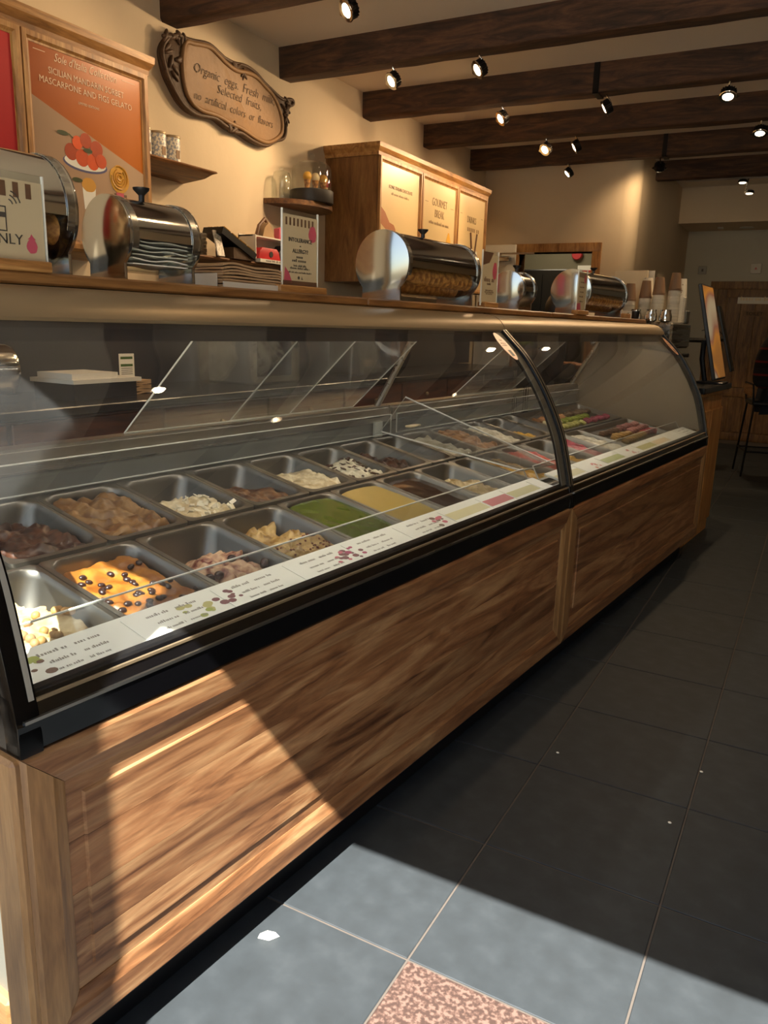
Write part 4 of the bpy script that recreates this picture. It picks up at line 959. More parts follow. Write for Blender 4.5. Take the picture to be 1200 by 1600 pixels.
# far cabinet with three posters
p = thing('poster_cabinet', 'oak wall cabinet with three pale menu posters on its doors', 'cabinet', (XF, 0, 0))
MB().box(-.38, 0, 3.376, 5.19, 1.47, 2.225).build('cabinet_body', wood('walnut_side', '#6f4722', '#855a30', '#9c703e', 'z', scale=2.2, rough=.42, var=.0, stretch=7), p)
cornice(p, 3.376, 5.19, 2.222, .38)
M_['post_c'] = plain('cream_poster', '#d9bd8c', rough=.35, var=.03, scale=2); M_['post_c2'] = grad('cream_poster_two', '#c7ab7c', '#dcc394', 2, 1.5, 2.2)
PD = [(3.385, 3.975), (3.985, 4.590), (4.60, 5.180)]
for k, (a, b) in enumerate(PD):
    d_ = poster_door(p, a, b, 1.475, 2.220, M_['post_c'] if k != 1 else M_['post_c2'], .03); c = (a+b)/2
    if k == 0:
        text('ICONIC ITALIAN CHOCOLATE', .030, WX(.0092, c, 2.06), M_['brownp'], d_, sx=.8); scribble(WX(.0092, c, 2.02), .26, .016, M_['printtan'], d_, 91)
        wall_poly(d_, 'hand_print', [(a+.03, 1.93), (a+.09, 1.90), (a+.15, 1.845), (a+.21, 1.835), (a+.235, 1.81), (a+.245, 1.72), (a+.225, 1.715), (a+.21, 1.76), (a+.19, 1.69), (a+.17, 1.695), (a+.165, 1.755), (a+.13, 1.77), (a+.10, 1.80), (a+.03, 1.83)], plain('hand_tone', '#a9683e', rough=.5))
        wall_poly(d_, 'bonbon_print', ell(a+.20, 1.655, .03, .022, 14), M_['ink'])
    if k == 1:
        text('GOURMET', .075, WX(.0092, c, 2.06), M_['printtan'], d_, sx=.72); text('BREAK', .075, WX(.0092, c, 1.985), M_['printtan'], d_, sx=.72); scribble(WX(.0092, c, 1.92), .34, .024, M_['printtan'], d_, 92)
        wall_poly(d_, 'table_print', [(a+.03, 1.505), (b-.03, 1.505), (b-.03, 1.70), (a+.03, 1.73)], M_['paper'], .0086)
        wall_poly(d_, 'waffle_print', ell(a+.17, 1.64, .10, .05, 16, .1), M_['kraft'], .0092); wall_poly(d_, 'berry_print', ell(a+.09, 1.69, .03, .035), M_['red'], .0096)
        wall_poly(d_, 'bottle_print', [(b-.17, 1.55), (b-.09, 1.55), (b-.09, 1.82), (b-.12, 1.88), (b-.14, 1.88), (b-.17, 1.82)], M_['scoop'], .0092); wall_poly(d_, 'jar_print', [(b-.25, 1.54), (b-.18, 1.54), (b-.18, 1.64), (b-.25, 1.64)], M_['red'], .0096)
    if k:
        for q0, q1 in ((a+.06, c-.19), (c+.19, b-.06)): wall_poly(d_, 'rule_line', [(q0, 2.05), (q1, 2.05), (q1, 2.053), (q0, 2.053)], M_['printtan'], .0088)
    if k == 2:
        text('DRINKS', .07, WX(.0092, c, 2.02), M_['printtan'], d_, sx=.75); scribble(WX(.0092, c+.05, 1.95), .26, .045, M_['printtan'], d_, 93)
        wall_poly(d_, 'glass_print', [(c-.02, 1.52), (c+.12, 1.52), (c+.14, 1.80), (c-.04, 1.80)], M_['paper'], .0088); wall_poly(d_, 'shake_print', [(c-.01, 1.54), (c+.11, 1.54), (c+.128, 1.72), (c-.028, 1.72)], M_['pinkp'], .0092)
        for q in (-.03, .03): MB().tube([(.010, c+.05+q, 1.78), (.010, c+.05+q*2.2, 1.93)], .008, 6).build('straw_print', M_['brownp'], d_)
        wall_poly(d_, 'side_print', [(a+.05, 1.80), (a+.16, 1.80), (a+.16, 1.83), (a+.05, 1.83)], M_['cream'], .0088)

# carved plaque
OUT = [(1.891, 2.428), (1.936, 2.495), (2.005, 2.513), (2.05, 2.526), (2.113, 2.534), (2.225, 2.552), (2.312, 2.531), (2.352, 2.521), (2.434, 2.52), (2.52, 2.531), (2.608, 2.52), (2.687, 2.489), (2.746, 2.472), (2.855, 2.445), (2.95, 2.465), (2.969, 2.445), (2.918, 2.413), (2.893, 2.339), (2.893, 2.277), (2.868, 2.231), (2.793, 2.203), (2.696, 2.157), (2.58, 2.16), (2.481, 2.179), (2.427, 2.174), (2.343, 2.188), (2.263, 2.207), (2.118, 2.193), (2.019, 2.222), (1.952, 2.285), (1.912, 2.341)]
p = thing('carved_plaque', 'carved wooden wall plaque lettered about organic eggs and fresh milk', 'plaque', (WL, 2.43, 2.15))
def rounded(pts, k=4):
    out = []; n = len(pts)
    for i in range(n):
        p0, p1, p2, p3 = (Vector(pts[(i+j-1) % n]) for j in range(4))
        for q in range(k):
            u = q/k; v = .5*((2*p1)+(p2-p0)*u+(2*p0-5*p1+4*p2-p3)*u*u+(3*p1-p0-3*p2+p3)*u**3); out.append((v.x, v.y))
    return out
oc = rounded([(y-2.43, z-2.15) for y, z in OUT])
lo = [[(x, a*k, .195+(b-.195)*k) for a, b in oc] for x, k in ((.0, .98), (.02, 1.0), (.034, .97), (.040, .93))]
MB().loft(lo).build('backboard', M_['carved_dark'], p, smooth=40)
INN = [(2.058, 2.50), (2.12, 2.512), (2.225, 2.528), (2.30, 2.508), (2.352, 2.490), (2.434, 2.478), (2.52, 2.49), (2.60, 2.49), (2.68, 2.462), (2.74, 2.44), (2.79, 2.40), (2.83, 2.34), (2.835, 2.27), (2.79, 2.225), (2.70, 2.185), (2.60, 2.185), (2.48, 2.207), (2.38, 2.214), (2.27, 2.228), (2.16, 2.225), (2.09, 2.245), (2.05, 2.29), (2.032, 2.36), (2.035, 2.44)]
ic = rounded([(y-2.43, z-2.15) for y, z in INN])
MB().loft([[(x, a*k, .2+(b-.2)*k) for a, b in ic] for x, k in ((.036, 1.), (.044, .985), (.046, .96), (.043, .93))]).build('face', M_['carved'], p, smooth=40)
MB().tube([(.044, a*1.01, .2+(b-.2)*1.015) for a, b in ic], .012, 8, ring=True).build('raised_rim', M_['carved'], p, smooth=60)
MB().tube([(.038, a*.985, .195+(b-.195)*.965) for a, b in oc], .010, 8, ring=True).build('outer_rim', M_['carved_dark'], p, smooth=60)
rl = random.Random(3)
for (cy, cz, n, sy, sz) in ((-.47, .27, 14, .045, .10), (.452, .235, 11, .022, .055), (.03, .345, 8, .07, .018), (-.40, .36, 4, .03, .02), (-.06, .045, 5, .05, .014)):
    m = MB()
    for k in range(n): m.ball((.042, cy+rl.uniform(-sy, sy), cz+rl.uniform(-sz, sz)), (.012, rl.uniform(.007, .013), rl.uniform(.022, .040)), 8, 5, rotm('X', rl.uniform(0, PI)))
    m.build('leaf_carving', M_['carved_dark'], p, smooth=60)
PX = lambda y, z: WX(.0462, y-2.43, z-2.15)
for tx, y, z, sz, sx in (('Organic  eggs.  Fresh  milk,', 2.435, 2.408, .066, .92), ('Selected  fruits,', 2.46, 2.352, .062, .95), ('no  artificial  colors  or  flavors', 2.425, 2.283, .060, .86)): text(tx, sz, PX(y, z), M_['engrave'], p, shear=.25, sx=sx, ext=.0006, off=-.0012)

# shelves
def shelf(y0, y1, z, depth, label, sloped=True, round_=False):
    p = thing('wall_shelf', label, 'shelf', (WL, y0, z))
    L = y1-y0
    if round_:
        pts = [(0, 0), (0, L)]+[(depth*math.sin(a), L/2+L/2*math.cos(a)) for a in [PI*k/16 for k in range(1, 16)]]
        MB().prism(pts, -.028, 0, 'z').build('shelf_board', M_['shelfwood'], p, smooth=30)
    else:
        pr = [(0, 0), (depth, 0), (depth+.008, -.008), (depth, -.018), (depth-.05, -.035), (0, -.05)]
        lo = []
        for y in (0, L): lo.append([(x, y-(0 if y else 0), z_) for x, z_ in pr])
        lo2 = [[(x, .0+(-(.008 if i in (2,) else 0)), z_) for i, (x, z_) in enumerate(pr)], [(x, L+(.03 if i in (0, 1, 2) else 0), z_) for i, (x, z_) in enumerate(pr)]]
        MB().loft(lo2).build('shelf_board', M_['shelfwood'], p, smooth=15)
    return p
shelf(1.45, 2.06, 1.915, .19, 'short dark wooden shelf below the carved plaque')
shelf(1.86, 2.88, 1.513, .19, 'long low wooden shelf with sweet boxes below the plaque')
shelf(2.72, 3.27, 1.893, .24, 'rounded wooden shelf carrying the glass dome', round_=True)
# tins
tin_m = two('tin_print', '#8d93a0', '#d8d2c0', scale=95, rough=.3, detail=1, lo=.45, hi=.52)
for k, y in enumerate((1.665, 1.760, 1.852)):
    p = thing('round_tin', ['printed round tin half hidden by the poster cabinet', 'printed round tin between the other two tins on the shelf', 'printed round tin nearest the open end of the dark shelf'][k], 'tin', (-2.28, y, 1.9155), group='tins on the shelf')
    MB().lathe([(.038, 0), (.041, .002), (.041, .108), (.039, .110)], 24).build('can', tin_m, p); MB().lathe([(.042, .108), (.0425, .110), (.0425, .117), (.040, .119), (.039, .117)], 24).build('lid', M_['bronze'], p)
    MB().lathe([(.0415, .0), (.0422, .002), (.0415, .004)], 24).build('base_rim', M_['bronze'], p)
    MB().box(.0405, .0418, -.012, .012, .018, .055).build('label_patch', M_['carved'], p)
# things on the long shelf (top 1.513)
ZS = 1.5135
p = thing('chocolate_box', 'dark box topped with a tray of gold-wrapped chocolates, on the long shelf', 'box', (-2.31, 2.10, ZS))
MB().box(.0, .12, .09, .26, 0, .055).build('lower_box', M_['carved_dark'], p)
ti = rotm('X', -.38); T_ = trm(0, .0, .145) @ ti
MB().box(0, .13, 0, .29, -.035, .0).tf(T_).build('upper_box', M_['satin'], p)
gold = plain('gold_foil', '#b88a2a', rough=.25, metal=.9, var=.3, scale=40, bump=.3)
for i in range(3):
    for j in range(4): MB().cbox(.008+i*.04, .044+i*.04, .012+j*.068, .072+j*.068, .0, .012, .005).tf(T_).build('gold_chocolate', gold, p)
for k in range(6):
    tag(MB().cbox(-.05, .05, 0, .17, 0, .017, .004).build('foil_bar', M_['alu'], loc=(-2.30, 1.885+.004*(k % 2), ZS+k*.0185)), 'thin silver-wrapped bar in a stack on the long shelf', 'bar', 'silver bar stack')
tag(MB().cbox(0, .008, 0, .055, 0, .13, .002).build('foil_packet', two('foil_print', '#a89c88', '#e0d8c8', scale=80, rough=.3), loc=(-2.195, 2.065, ZS), rot=(0, -.25, 0)), 'patterned foil packet leaning on the chocolate box', 'packet')
p = thing('gift_rack', 'white tiered rack with lettering along its lower lip', 'rack', (-2.33, 2.40, ZS))
MB().box(0, .15, 0, .42, 0, .018).box(0, .006, 0, .42, 0, .15).box(0, .10, .0, .42, .135, .142).box(0, .12, 0, .005, 0, .142).build('rack_body', M_['white'], p)
scribble(WX(.1504, .21, .009), .32, .012, M_['greyp'], p, 95)
tag(MB().prism([(0, 0), (.20, 0), (.185, .045), (.165, .062), (.035, .062), (.012, .045)], -.035, .035, 'x').build('gift_box', M_['red'], loc=(-2.24, 2.42, ZS+.0185), bevel=.004), 'glossy red gift box with a round seal', 'gift box')
MB().lathe([(.016, 0), (.016, .003)], 14, (.0352, .11, .03), 'x').build('seal', M_['ink'], bpy.data.objects['gift_box'])
tag(MB().prism([(0, 0), (.16, 0), (.15, .06), (.10, .10), (.05, .09), (.01, .05)], -.03, .03, 'x').build('chocolate_egg', M_['satin'], loc=(-2.26, 2.63, ZS+.0185), bevel=.01), 'dark wrapped sweet leaning behind the red gift box', 'sweet')
p = thing('handled_box', 'brown gable box with a handle on top of the white rack', 'box', (-2.28, 2.50, ZS+.1425))
MB().tube([(0, 0, 0), (0, .02, .06), (0, .07, .10), (0, .12, .06), (0, .14, 0)], .010, 8).build('handle', M_['brownp'], p); MB().prism([(.015, 0), (.125, 0), (.105, .05), (.07, .08), (.035, .05)], -.03, .03, 'x').build('box_side', M_['kraft'], p)
tag(MB().prism([(0, 0), (.11, 0), (.13, .05), (.08, .08), (.0, .06)], -.02, .02, 'x').build('fruit_packet', M_['pinkp'], loc=(-2.27, 2.67, ZS+.1425), bevel=.004), 'small fruit-printed packet on top of the rack', 'packet')
# dome on the round shelf
p = thing('cake_dome', 'glass cake dome on a dark drum base with cones inside', 'cake dome', (-2.255, 3.00, 1.8935))
R = .125
MB().lathe([(R+.004, 0), (R+.006, .004), (R+.006, .068), (R, .072)], 36).build('drum_base', plain('drum', '#201c1a', rough=.45), p)
MB().lathe([(R-.006, .073), (R-.006, .18), (R-.015, .205), (R*.72, .226), (R*.3, .236), (.012, .238), (.010, .236), (R*.3, .233), (R*.7, .223), (R-.018, .202), (R-.009, .18), (R-.009, .073)], 36).build('glass_dome', M_['dome'], p, smooth=50)
MB().lathe([(.008, .236), (.009, .25), (.016, .262), (.014, .275), (.004, .28)], 14).build('dome_knob', M_['dome'], p)
for k, (x, y, cc) in enumerate(((.02, -.075, 'scoop'), (.04, -.02, 'cream'), (.05, .05, 'scoop'), (.03, .09, 'red'))):
    q = thing('display_cone', ['toy cone with a golden top under the glass dome', 'toy cone with a cream top under the glass dome', 'toy cone with a yellow top next to the red one under the dome', 'red fruit cup under the glass dome'][k], 'cone', (-2.255+x, 3.0+y, 1.8935+.0725))
    MB().lathe([(.013, 0), (.022, .062), (.019, .062)], 12).build('cone', M_['waffle'], q) if k < 3 else MB().lathe([(.02, 0), (.024, .03), (.02, .03)], 12).build('cup', M_['cream'], q)
    MB().ball((0, 0, .068 if k < 3 else .045), (.026, .026, .028), 12, 8).build('scoop', M_[cc], q)
p = thing('glass_cloche', 'small plain glass cloche beside the cake dome', 'cloche', (-2.33, 2.80, 1.8935))
MB().lathe([(.058, 0), (.058, .11), (.045, .145), (.015, .158), (.012, .156), (.043, .142), (.055, .11), (.055, 0)], 26).build('cloche_glass', M_['dome'], p, smooth=50)
MB().lathe([(.012, .156), (.014, .168), (.004, .174)], 10).build('knob', M_['dome'], p)

# ================================================================ BACK BAR behind the cases
bar = thing('back_bar', 'long dark-topped service bar with brown drawers against the wall', 'counter', (WL, 0, 0))
MB().box(.002, .56, -.9, 5.6, .06, .845).build('bar_carcass', M_['darkwoody'], bar)
MB().cbox(.002, .60, -.92, 5.62, .846, .88, .004).build('worktop', M_['darktop'], bar)
for k in range(9):
    y = -.88+k*.72
    d_ = MB().cbox(.561, .578, y, y+.70, .66, .835, .004).build('drawer', M_['darkwoody'], bar); MB().ball((.588, y+.35, .75), .012, 10, 6).build('knob', M_['bronze'], d_)
    d_ = MB().cbox(.561, .578, y, y+.70, .08, .65, .004).build('cupboard_door', M_['darkwoody'], bar)
struct('trim_3', MB().box(WL, WL+.008, -1.2, 5.9, .88, 1.37), M_['backsplash'])
p = thing('notice_sheet', 'white notice with green headings taped to the dark backsplash', 'notice', (WL+.0085, 1.62, .975))
MB().box(0, .001, -.048, .048, -.055, .055).build('sheet', M_['paper'], p, smooth=0)
for z in (.035, .0): MB().box(.001, .0014, -.038, .038, z-.006, z+.006).build('green_heading', M_['green'], p, smooth=0)
for k in range(4): MB().box(.001, .0013, -.036, .036, -.016-k*.009, -.013-k*.009).build('text_line', M_['greyp'], p, smooth=0)
for k in range(6):
    f = lambda u, v, k=k: ((.14*u, .135*v, .004+.010*k+.004*math.sin(u*5+k)*math.sin(v*6+k*2)), (0, 0, 1))
    tag(MB().sheet(f, 6, 8, .008).build('folded_cloth', M_['kraft'], loc=(-2.15, 1.26, .881)), 'folded tan paper sack in the pile on the back bar', 'paper sack', 'paper sacks on the back bar')
p = thing('box_stack', 'flat white carton lid lying on a dark crate on the back bar', 'carton', (-2.2, .93, .8805)); MB().box(0, .25, 0, .35, .062, .078).box(.02, .22, .02, .25, .078, .10).build('carton', M_['white'], p); MB().box(.01, .24, .01, .33, 0, .062).build('crate', M_['satin'], p)
p = thing('cooking_cloche', 'steel-lidded warming drum on the back bar', 'warmer', (-2.15, .62, .8805))
MB().lathe([(.02, 0), (.10, 0), (.105, .02), (.105, .34), (.10, .36), (.02, .36)], 28, (0, -.2, .115), 'y').build('drum', M_['steel'], p); MB().box(-.09, .09, -.19, .15, 0, .03).build('drum_foot', M_['satin'], p)
p = thing('coffee_grinder', 'tall dark coffee grinder on the back bar', 'grinder', (-2.14, 3.25, .8805))
MB().cbox(-.09, .09, -.08, .08, 0, .22, .01).build('grinder_body', M_['satin'], p); MB().lathe([(.04, .22), (.075, .32), (.075, .36), (.04, .365)], 18).build('hopper', M_['dome'], p)
p = thing('small_oven', 'boxy grey countertop oven on the back bar', 'oven', (-2.30, 2.1, .8805)); MB().cbox(0, .30, 0, .42, 0, .26, .008).build('oven_body', M_['case'], p); MB().cbox(.30, .306, .03, .33, .04, .23, .002).build('oven_window', M_['black'], p); MB().lathe([(.016, 0), (.014, .016)], 12, (.30, .375, .2), 'x').build('oven_dial', M_['alu'], p)

# ================================================================ CEILING SPOTLIGHTS
AIM = {}
def spotlight(x, y, d, label, power=1., z=2.487, size=105):
    d = Vector(d).normalized(); p = thing('ceiling_spotlight', label, 'spotlight', (x, y, 2.562), group='ceiling spotlights')
    R = (-d).to_track_quat('Z', 'Y').to_matrix().to_4x4(); O = trm(0, 0, z-2.562) @ R        # local -Z looks along the beam
    h = MB().lathe([(.030, .034), (.034, .032), (.040, -.004), (.036, -.006), (.020, -.004)], 24)
    for k in range(16):
        a = 2*PI*k/16; h.box(.034, .042, -.0022, .0022, .0, .030); seg = h.v[-8:]; M = rotm('Z', a); h.v[-8:] = [tuple(M @ Vector(v)) for v in seg]
    h.tf(O).build('finned_head', M_['satin_metal'], p, smooth=40)
    MB().lathe([(.029, -.006), (.044, -.005), (.047, -.008), (.044, -.012), (.030, -.011)], 28, cap=False).tf(O).build('bezel', M_['chrome'], p)
    for sg in (-1, 1): MB().prism([(sg*.042, -.016), (sg*.060, 0), (sg*.042, .016)], -.011, -.007, 'z').tf(O).build('bezel_ear', M_['chrome'], p)
    MB().lathe([(.0005, -.0085), (.029, -.0085), (.029, -.0065), (.0005, -.0065)], 24).tf(O).build('lens', M_['lens'], p)
    top = O @ Vector((0, 0, .036)); MB().tube([(0, 0, 0), (0, 0, -.012), tuple(top*.6), tuple(top)], .005, 8).build('bracket', M_['chrome'], p)
    l = bpy.data.lights.new('spot', 'SPOT'); l.energy = SPOT_W*power; l.color = WARM; l.spot_size = math.radians(size); l.spot_blend = .6; l.shadow_soft_size = .028
    lo_ = bpy.data.objects.new('lamp', l); COL.objects.link(lo_); lo_.parent = p
    pos = O @ Vector((0, 0, -.02)); lo_.location = pos; lo_.rotation_euler = d.to_track_quat('-Z', 'Y').to_euler()
M_['satin_metal'] = plain('gunmetal', '#3b3835', rough=.35, metal=.8)
spotlight(-1.40, 1.99, (-.45, -.70, -.52), 'ceiling spotlight on the beam over the carved plaque', 1.0)
spotlight(-1.69, 2.93, (-.45, -.66, -.55), 'ceiling spotlight aimed at the plaque wall, closest to that wall', 1.0)
spotlight(-1.19, 2.93, (-.60, -.62, -.60), 'ceiling spotlight sharing its beam with the one aimed at the plaque', 1.0)
spotlight(-1.42, 3.88, (-.58, -.62, -.58), 'ceiling spotlight aimed at the three menu posters', .75)
spotlight(-.77, 3.88, (-.80, -.22, -.50), 'ceiling spotlight turned sideways beside an iron strap', .9)
spotlight(-1.43, 4.82, (-.35, -.72, -.60), 'ceiling spotlight facing the room near the doorway wall', 1.0)
spotlight(-1.21, 4.82, (-.75, -.30, -.5), 'ceiling spotlight seen edge-on, paired with the one facing the room', 1.0)
spotlight(-1.53, 5.76, (-.62, -.40, -.66), 'ceiling spotlight above the doorway to the back room', .8)
spotlight(-.10, 3.88, (.02, -.45, -.9), 'ceiling spotlight shining straight down over the aisle', 1.2)
spotlight(.0, 4.82, (.02, -.35, -.9), 'ceiling spotlight shining down further along the aisle', 1.1)
spotlight(-.79, 5.76, (-.25, .75, -.62), 'ceiling spotlight turned away towards the passage wall', .45)
for k, (x, y) in enumerate(((.9, 1.99), (1.0, 3.88), (.2, 1.04))): spotlight(x, y, (-.5, .1, -.8), ['ceiling spotlight over the middle of the customer floor', 'ceiling spotlight over the far customer floor', 'ceiling spotlight near the entrance'][k], .5)
# track with two lamps before the bulkhead, and a recessed downlight
p = thing('lighting_track', 'grey lighting track with small lamps before the bulkhead', 'track light', (-.86, 7.5, 2.66))
MB().cbox(0, 1.6, -.02, .02, 0, .03, .003).build('track_rail', M_['alu'], p); MB().box(.2, .22, -.01, .01, .03, .06).box(1.3, 1.32, -.01, .01, .03, .06).build('track_hanger', M_['alu'], p)
for x, z in ((.50, -.01), (.57, -.11)):
    MB().tube([(x, 0, 0), (x-.02, 0, z-.01)], .005, 6).build('lamp_stem', M_['satin_metal'], p)
    MB().lathe([(.02, .03), (.04, .02), (.045, .0), (.03, -.004)], 18, (x+.02, 0, z-.02)).build('lamp_head', M_['satin_metal'], p); MB().lathe([(.001, -.008), (.03, -.008), (.03, -.003), (.001, -.003)], 18, (x+.02, 0, z-.02)).build('lamp_lens', M_['lens'], p)
    l = bpy.data.lights.new('spot', 'SPOT'); l.energy = SPOT_W*.5; l.color = WARM; l.spot_size = math.radians(80); l.shadow_soft_size = .03; lo_ = bpy.data.objects.new('lamp', l); COL.objects.link(lo_); lo_.parent = p; lo_.location = (x+.02, 0, z-.04)
p = thing('downlight', 'round white downlight recessed in the passage bulkhead', 'downlight', (-.36, 8.68, 2.352))
MB().lathe([(.055, 0), (.075, .0), (.075, .007), (.055, .007)], 24).build('ring', M_['white'], p); MB().lathe([(.001, .001), (.055, .001), (.055, .005), (.001, .005)], 24).build('diffuser', M_['downl'], p)
tag(MB().cbox(-.03, .03, -.03, .03, -.016, 0, .004).build('smoke_detector', M_['white'], loc=(-.62, 8.62, 2.3595)), 'small white detector beside the downlight', 'detector')

# ================================================================ FAR END OF THE ROOM
p = thing('wall_switch', 'grey switch plate on the far wall left of the toilet door', 'switch', (-.80, YF-.013, 1.885)); MB().cbox(-.045, .045, 0, .012, 0, .09, .003).build('plate', M_['grayband'], p); MB().box(-.01, .01, -.004, 0, .03, .06).build('rocker', M_['greyp'], p)
p = thing('alarm_call_point', 'white call point with a small red mark above the toilet door', 'call point', (-.235, YF-.03, 1.89)); MB().cbox(-.055, .055, 0, .029, 0, .11, .004).build('housing', M_['white'], p); MB().prism([(-.015, .045), (.015, .045), (0, .07)], -.001, 0, 'y').build('red_mark', M_['red'], p)
p = thing('door_notice', 'white notice strip on the toilet door', 'notice', (-.20, YF-.0325, 1.56)); MB().box(-.18, .18, -.001, .002, 0, .10).build('sheet', M_['paper'], p); scribble(WY(0, -.0016, .05), .30, .045, M_['cream'], p, 96)
p = thing('toilet_sign', 'small dark-lettered TOILET sign on the far door', 'sign', (-.19, YF-.0325, 1.42)); MB().box(-.12, .12, -.001, .002, 0, .065).build('plaque', M_['carved'], p); text('TOILET', .055, WY(0, -.0016, .03), M_['ink'], p)
# kitchen things seen through the doorway
p = thing('kitchen_cabinet', 'dark cabinet standing in the back room', 'cabinet', (-2.35, 6.9, 0)); MB().cbox(0, .62, 0, .55, 0, 1.80, .01).build('cabinet_body', M_['satin'], p); MB().box(.02, .30, -.012, 0, .1, 1.75).box(.32, .60, -.012, 0, .1, 1.75).build('cabinet_door', M_['satin'], p)
p = thing('kitchen_notice', 'white framed notice with a red line in the back room', 'notice', (-1.72, 7.49, 1.68)); MB().box(-.14, .14, -.006, 0, 0, .2).build('sheet', M_['paper'], p); MB().box(-.14, .14, -.008, -.006, .13, .15).build('red_line', M_['red'], p)
tag(MB().lathe([(.05, 0), (.06, .02), (.03, .05)], 16, axis='y').build('fire_bell', M_['red'], loc=(-1.87, 7.44, 1.99)), 'red fire bell on the back room wall', 'bell')
kl = bpy.data.lights.new('kitchen_light', 'AREA'); kl.energy = 9; kl.size = .5; kl.color = (1, .86, .62)
p = thing('kitchen_ceiling_lamp', 'square ceiling lamp in the back room', 'ceiling lamp', (-2.0, 6.75, 2.44)); MB().cbox(-.3, .3, -.3, .3, -.03, .0, .004).build('lamp_body', M_['white'], p); lo_ = bpy.data.objects.new('lamp', kl); COL.objects.link(lo_); lo_.parent = p; lo_.location = (0, 0, -.035)

# side counter beyond the cases
sc_ = thing('side_counter', 'dark-topped wooden side counter beyond the gelato cases', 'counter', cp(3.43, .05, 0), (0, 0, PHI))
MB().box(.03, .66, .04, .80, 0, .865).build('counter_body', M_['oakz'], sc_); MB().cbox(.0, .70, .0, .84, .885, .92, .004).build('worktop', M_['darktop'], sc_); MB().cbox(.01, .69, .012, .82, .866, .884, .005).build('counter_moulding', M_['oakx'], sc_)
for k in range(2): MB().cbox(.05+k*.30, .34+k*.30, .022, .04, .08, .78, .006).build('counter_panel', M_['oakz'], sc_)
for k in range(4): MB().cbox(.014, .03, .09+k*.165, .245+k*.165, .08, .80, .003).build('side_plank', M_['oakz'], sc_)
# coffee machine
CT = .92
p = thing('espresso_machine', 'grey steel espresso machine behind the end of the cases', 'coffee machine', cp(3.62, .50, CT+.0003), (0, 0, PHI))
MB().cbox(-.12, .30, -.22, .25, .20, .345, .012).build('machine_body', M_['steelb'], p); MB().cbox(-.10, .28, .05, .24, .03, .20, .01).build('machine_back', M_['case'], p); MB().cbox(-.12, .30, -.20, .25, .0, .03, .006).build('drip_tray', M_['alu'], p)
MB().box(-.13, -.12, -.16, .10, .26, .31).build('badge_plate', M_['white'], p)
for y in (-.12, .0): MB().lathe([(.028, .15), (.032, .16), (.032, .20)], 14, (-.02, y-.06, 0)).build('group_head', M_['chrome'], p); 
MB().tube([(-.10, -.2, .24), (-.12, -.23, .18), (-.12, -.235, .08)], .005, 6).build('steam_wand', M_['chrome'], p)
MB().tube([(-.02, -.18, .165), (-.02, -.30, .165)], .011, 8).build('portafilter', M_['satin'], p)
cup_me = MB().lathe([(.024, 0), (.034, .085), (.036, .086), (.036, .090), (.033, .090), (.022, .004)], 14).mesh('paper_cup', plain('cup_paper', '#cfc6b2', rough=.6, rnd=.12), 40)
brown_cup = MB().lathe([(.024, 0), (.034, .085), (.036, .086), (.036, .090), (.033, .090), (.022, .004)], 14).mesh('paper_cup', plain('cup_brown', '#86664a', rough=.6, rnd=.15), 40)
white_cup = MB().lathe([(.026, 0), (.037, .105), (.039, .106), (.039, .110), (.036, .110), (.024, .004)], 14).mesh('paper_cup', two('cup_print', '#7a5a40', '#e6dcc6', scale=60, rough=.5, lo=.32, hi=.4), 40)
STK = ['the shortest cup stack on the coffee machine', 'the second shortest cup stack on the coffee machine', 'the middle-height cup stack on the coffee machine', 'the second tallest cup stack on the coffee machine', 'the tallest cup stack on the coffee machine']
BE = Matrix.Translation(cp(3.62, .50, CT+.346)) @ Matrix.Rotation(PHI, 4, 'Z')
for k, (x, y, n, nb) in enumerate(((-.06, .13, 5, 1), (.01, .075, 11, 2), (.06, .0, 13, 2), (.06, -.075, 15, 2), (.11, -.15, 18, 2))):
    for i in range(n+nb):
        o = link('paper_cup', brown_cup if i >= n else cup_me)
        tag(o, ('brown paper cup crowning ' if i >= n else 'pale paper cup nested in ')+STK[k], 'cup', ('brown cups on ' if i >= n else 'pale cups in ')+STK[k])
        o.matrix_world = BE @ trm(x, y, .0905+i*.0092+(.012 if i >= n else 0)) @ rotm('X', PI)
for x, y, z in ((.15, .02, .0), (.17, -.17, .0)):
    for i in range(3 if y > 0 else 14):
        o = link('paper_cup', white_cup); tag(o, 'printed white takeaway cup in a stack behind the plain cups', 'cup', 'printed takeaway cups'); o['label'] = 'printed white takeaway cup in the tall stack behind the plain cups' if y < 0 else 'printed white takeaway cup in the short raised stack behind the plain cups'; o.matrix_world = BE @ trm(x, y, .111+i*.0105+(.12 if y > 0 else 0)) @ rotm('X', PI)
for k, (x, y) in enumerate(((-.09, .0), (-.085, -.085), (-.08, -.165))):
    p = thing('milk_jug', ['polished steel milk jug closest to the cup stacks wall', 'polished steel milk jug between two others', 'polished steel milk jug at the aisle edge of the coffee machine'][k], 'jug', BE @ Vector((x, y, 0)), (0, 0, PHI))
    MB().lathe([(.026, 0), (.034, .004), (.036, .03), (.028, .055), (.030, .065), (.027, .065), (.024, .05), (.03, .02), (.02, .004)], 20).build('jug_body', M_['chrome'], p); MB().tube([(-.034, 0, .05), (-.055, 0, .048), (-.057, 0, .02), (-.036, 0, .014)], .004, 6).build('jug_handle', M_['chrome'], p)
tag(MB().cbox(-.08, .0, -.045, .045, 0, .07, .004).build('napkin_box', M_['case'], loc=BE @ Vector((.02, -.165, 0)) if False else BE @ Vector((.26, -.17, 0)), rot=(0, 0, PHI)), 'small grey dispenser box on the coffee machine', 'box')
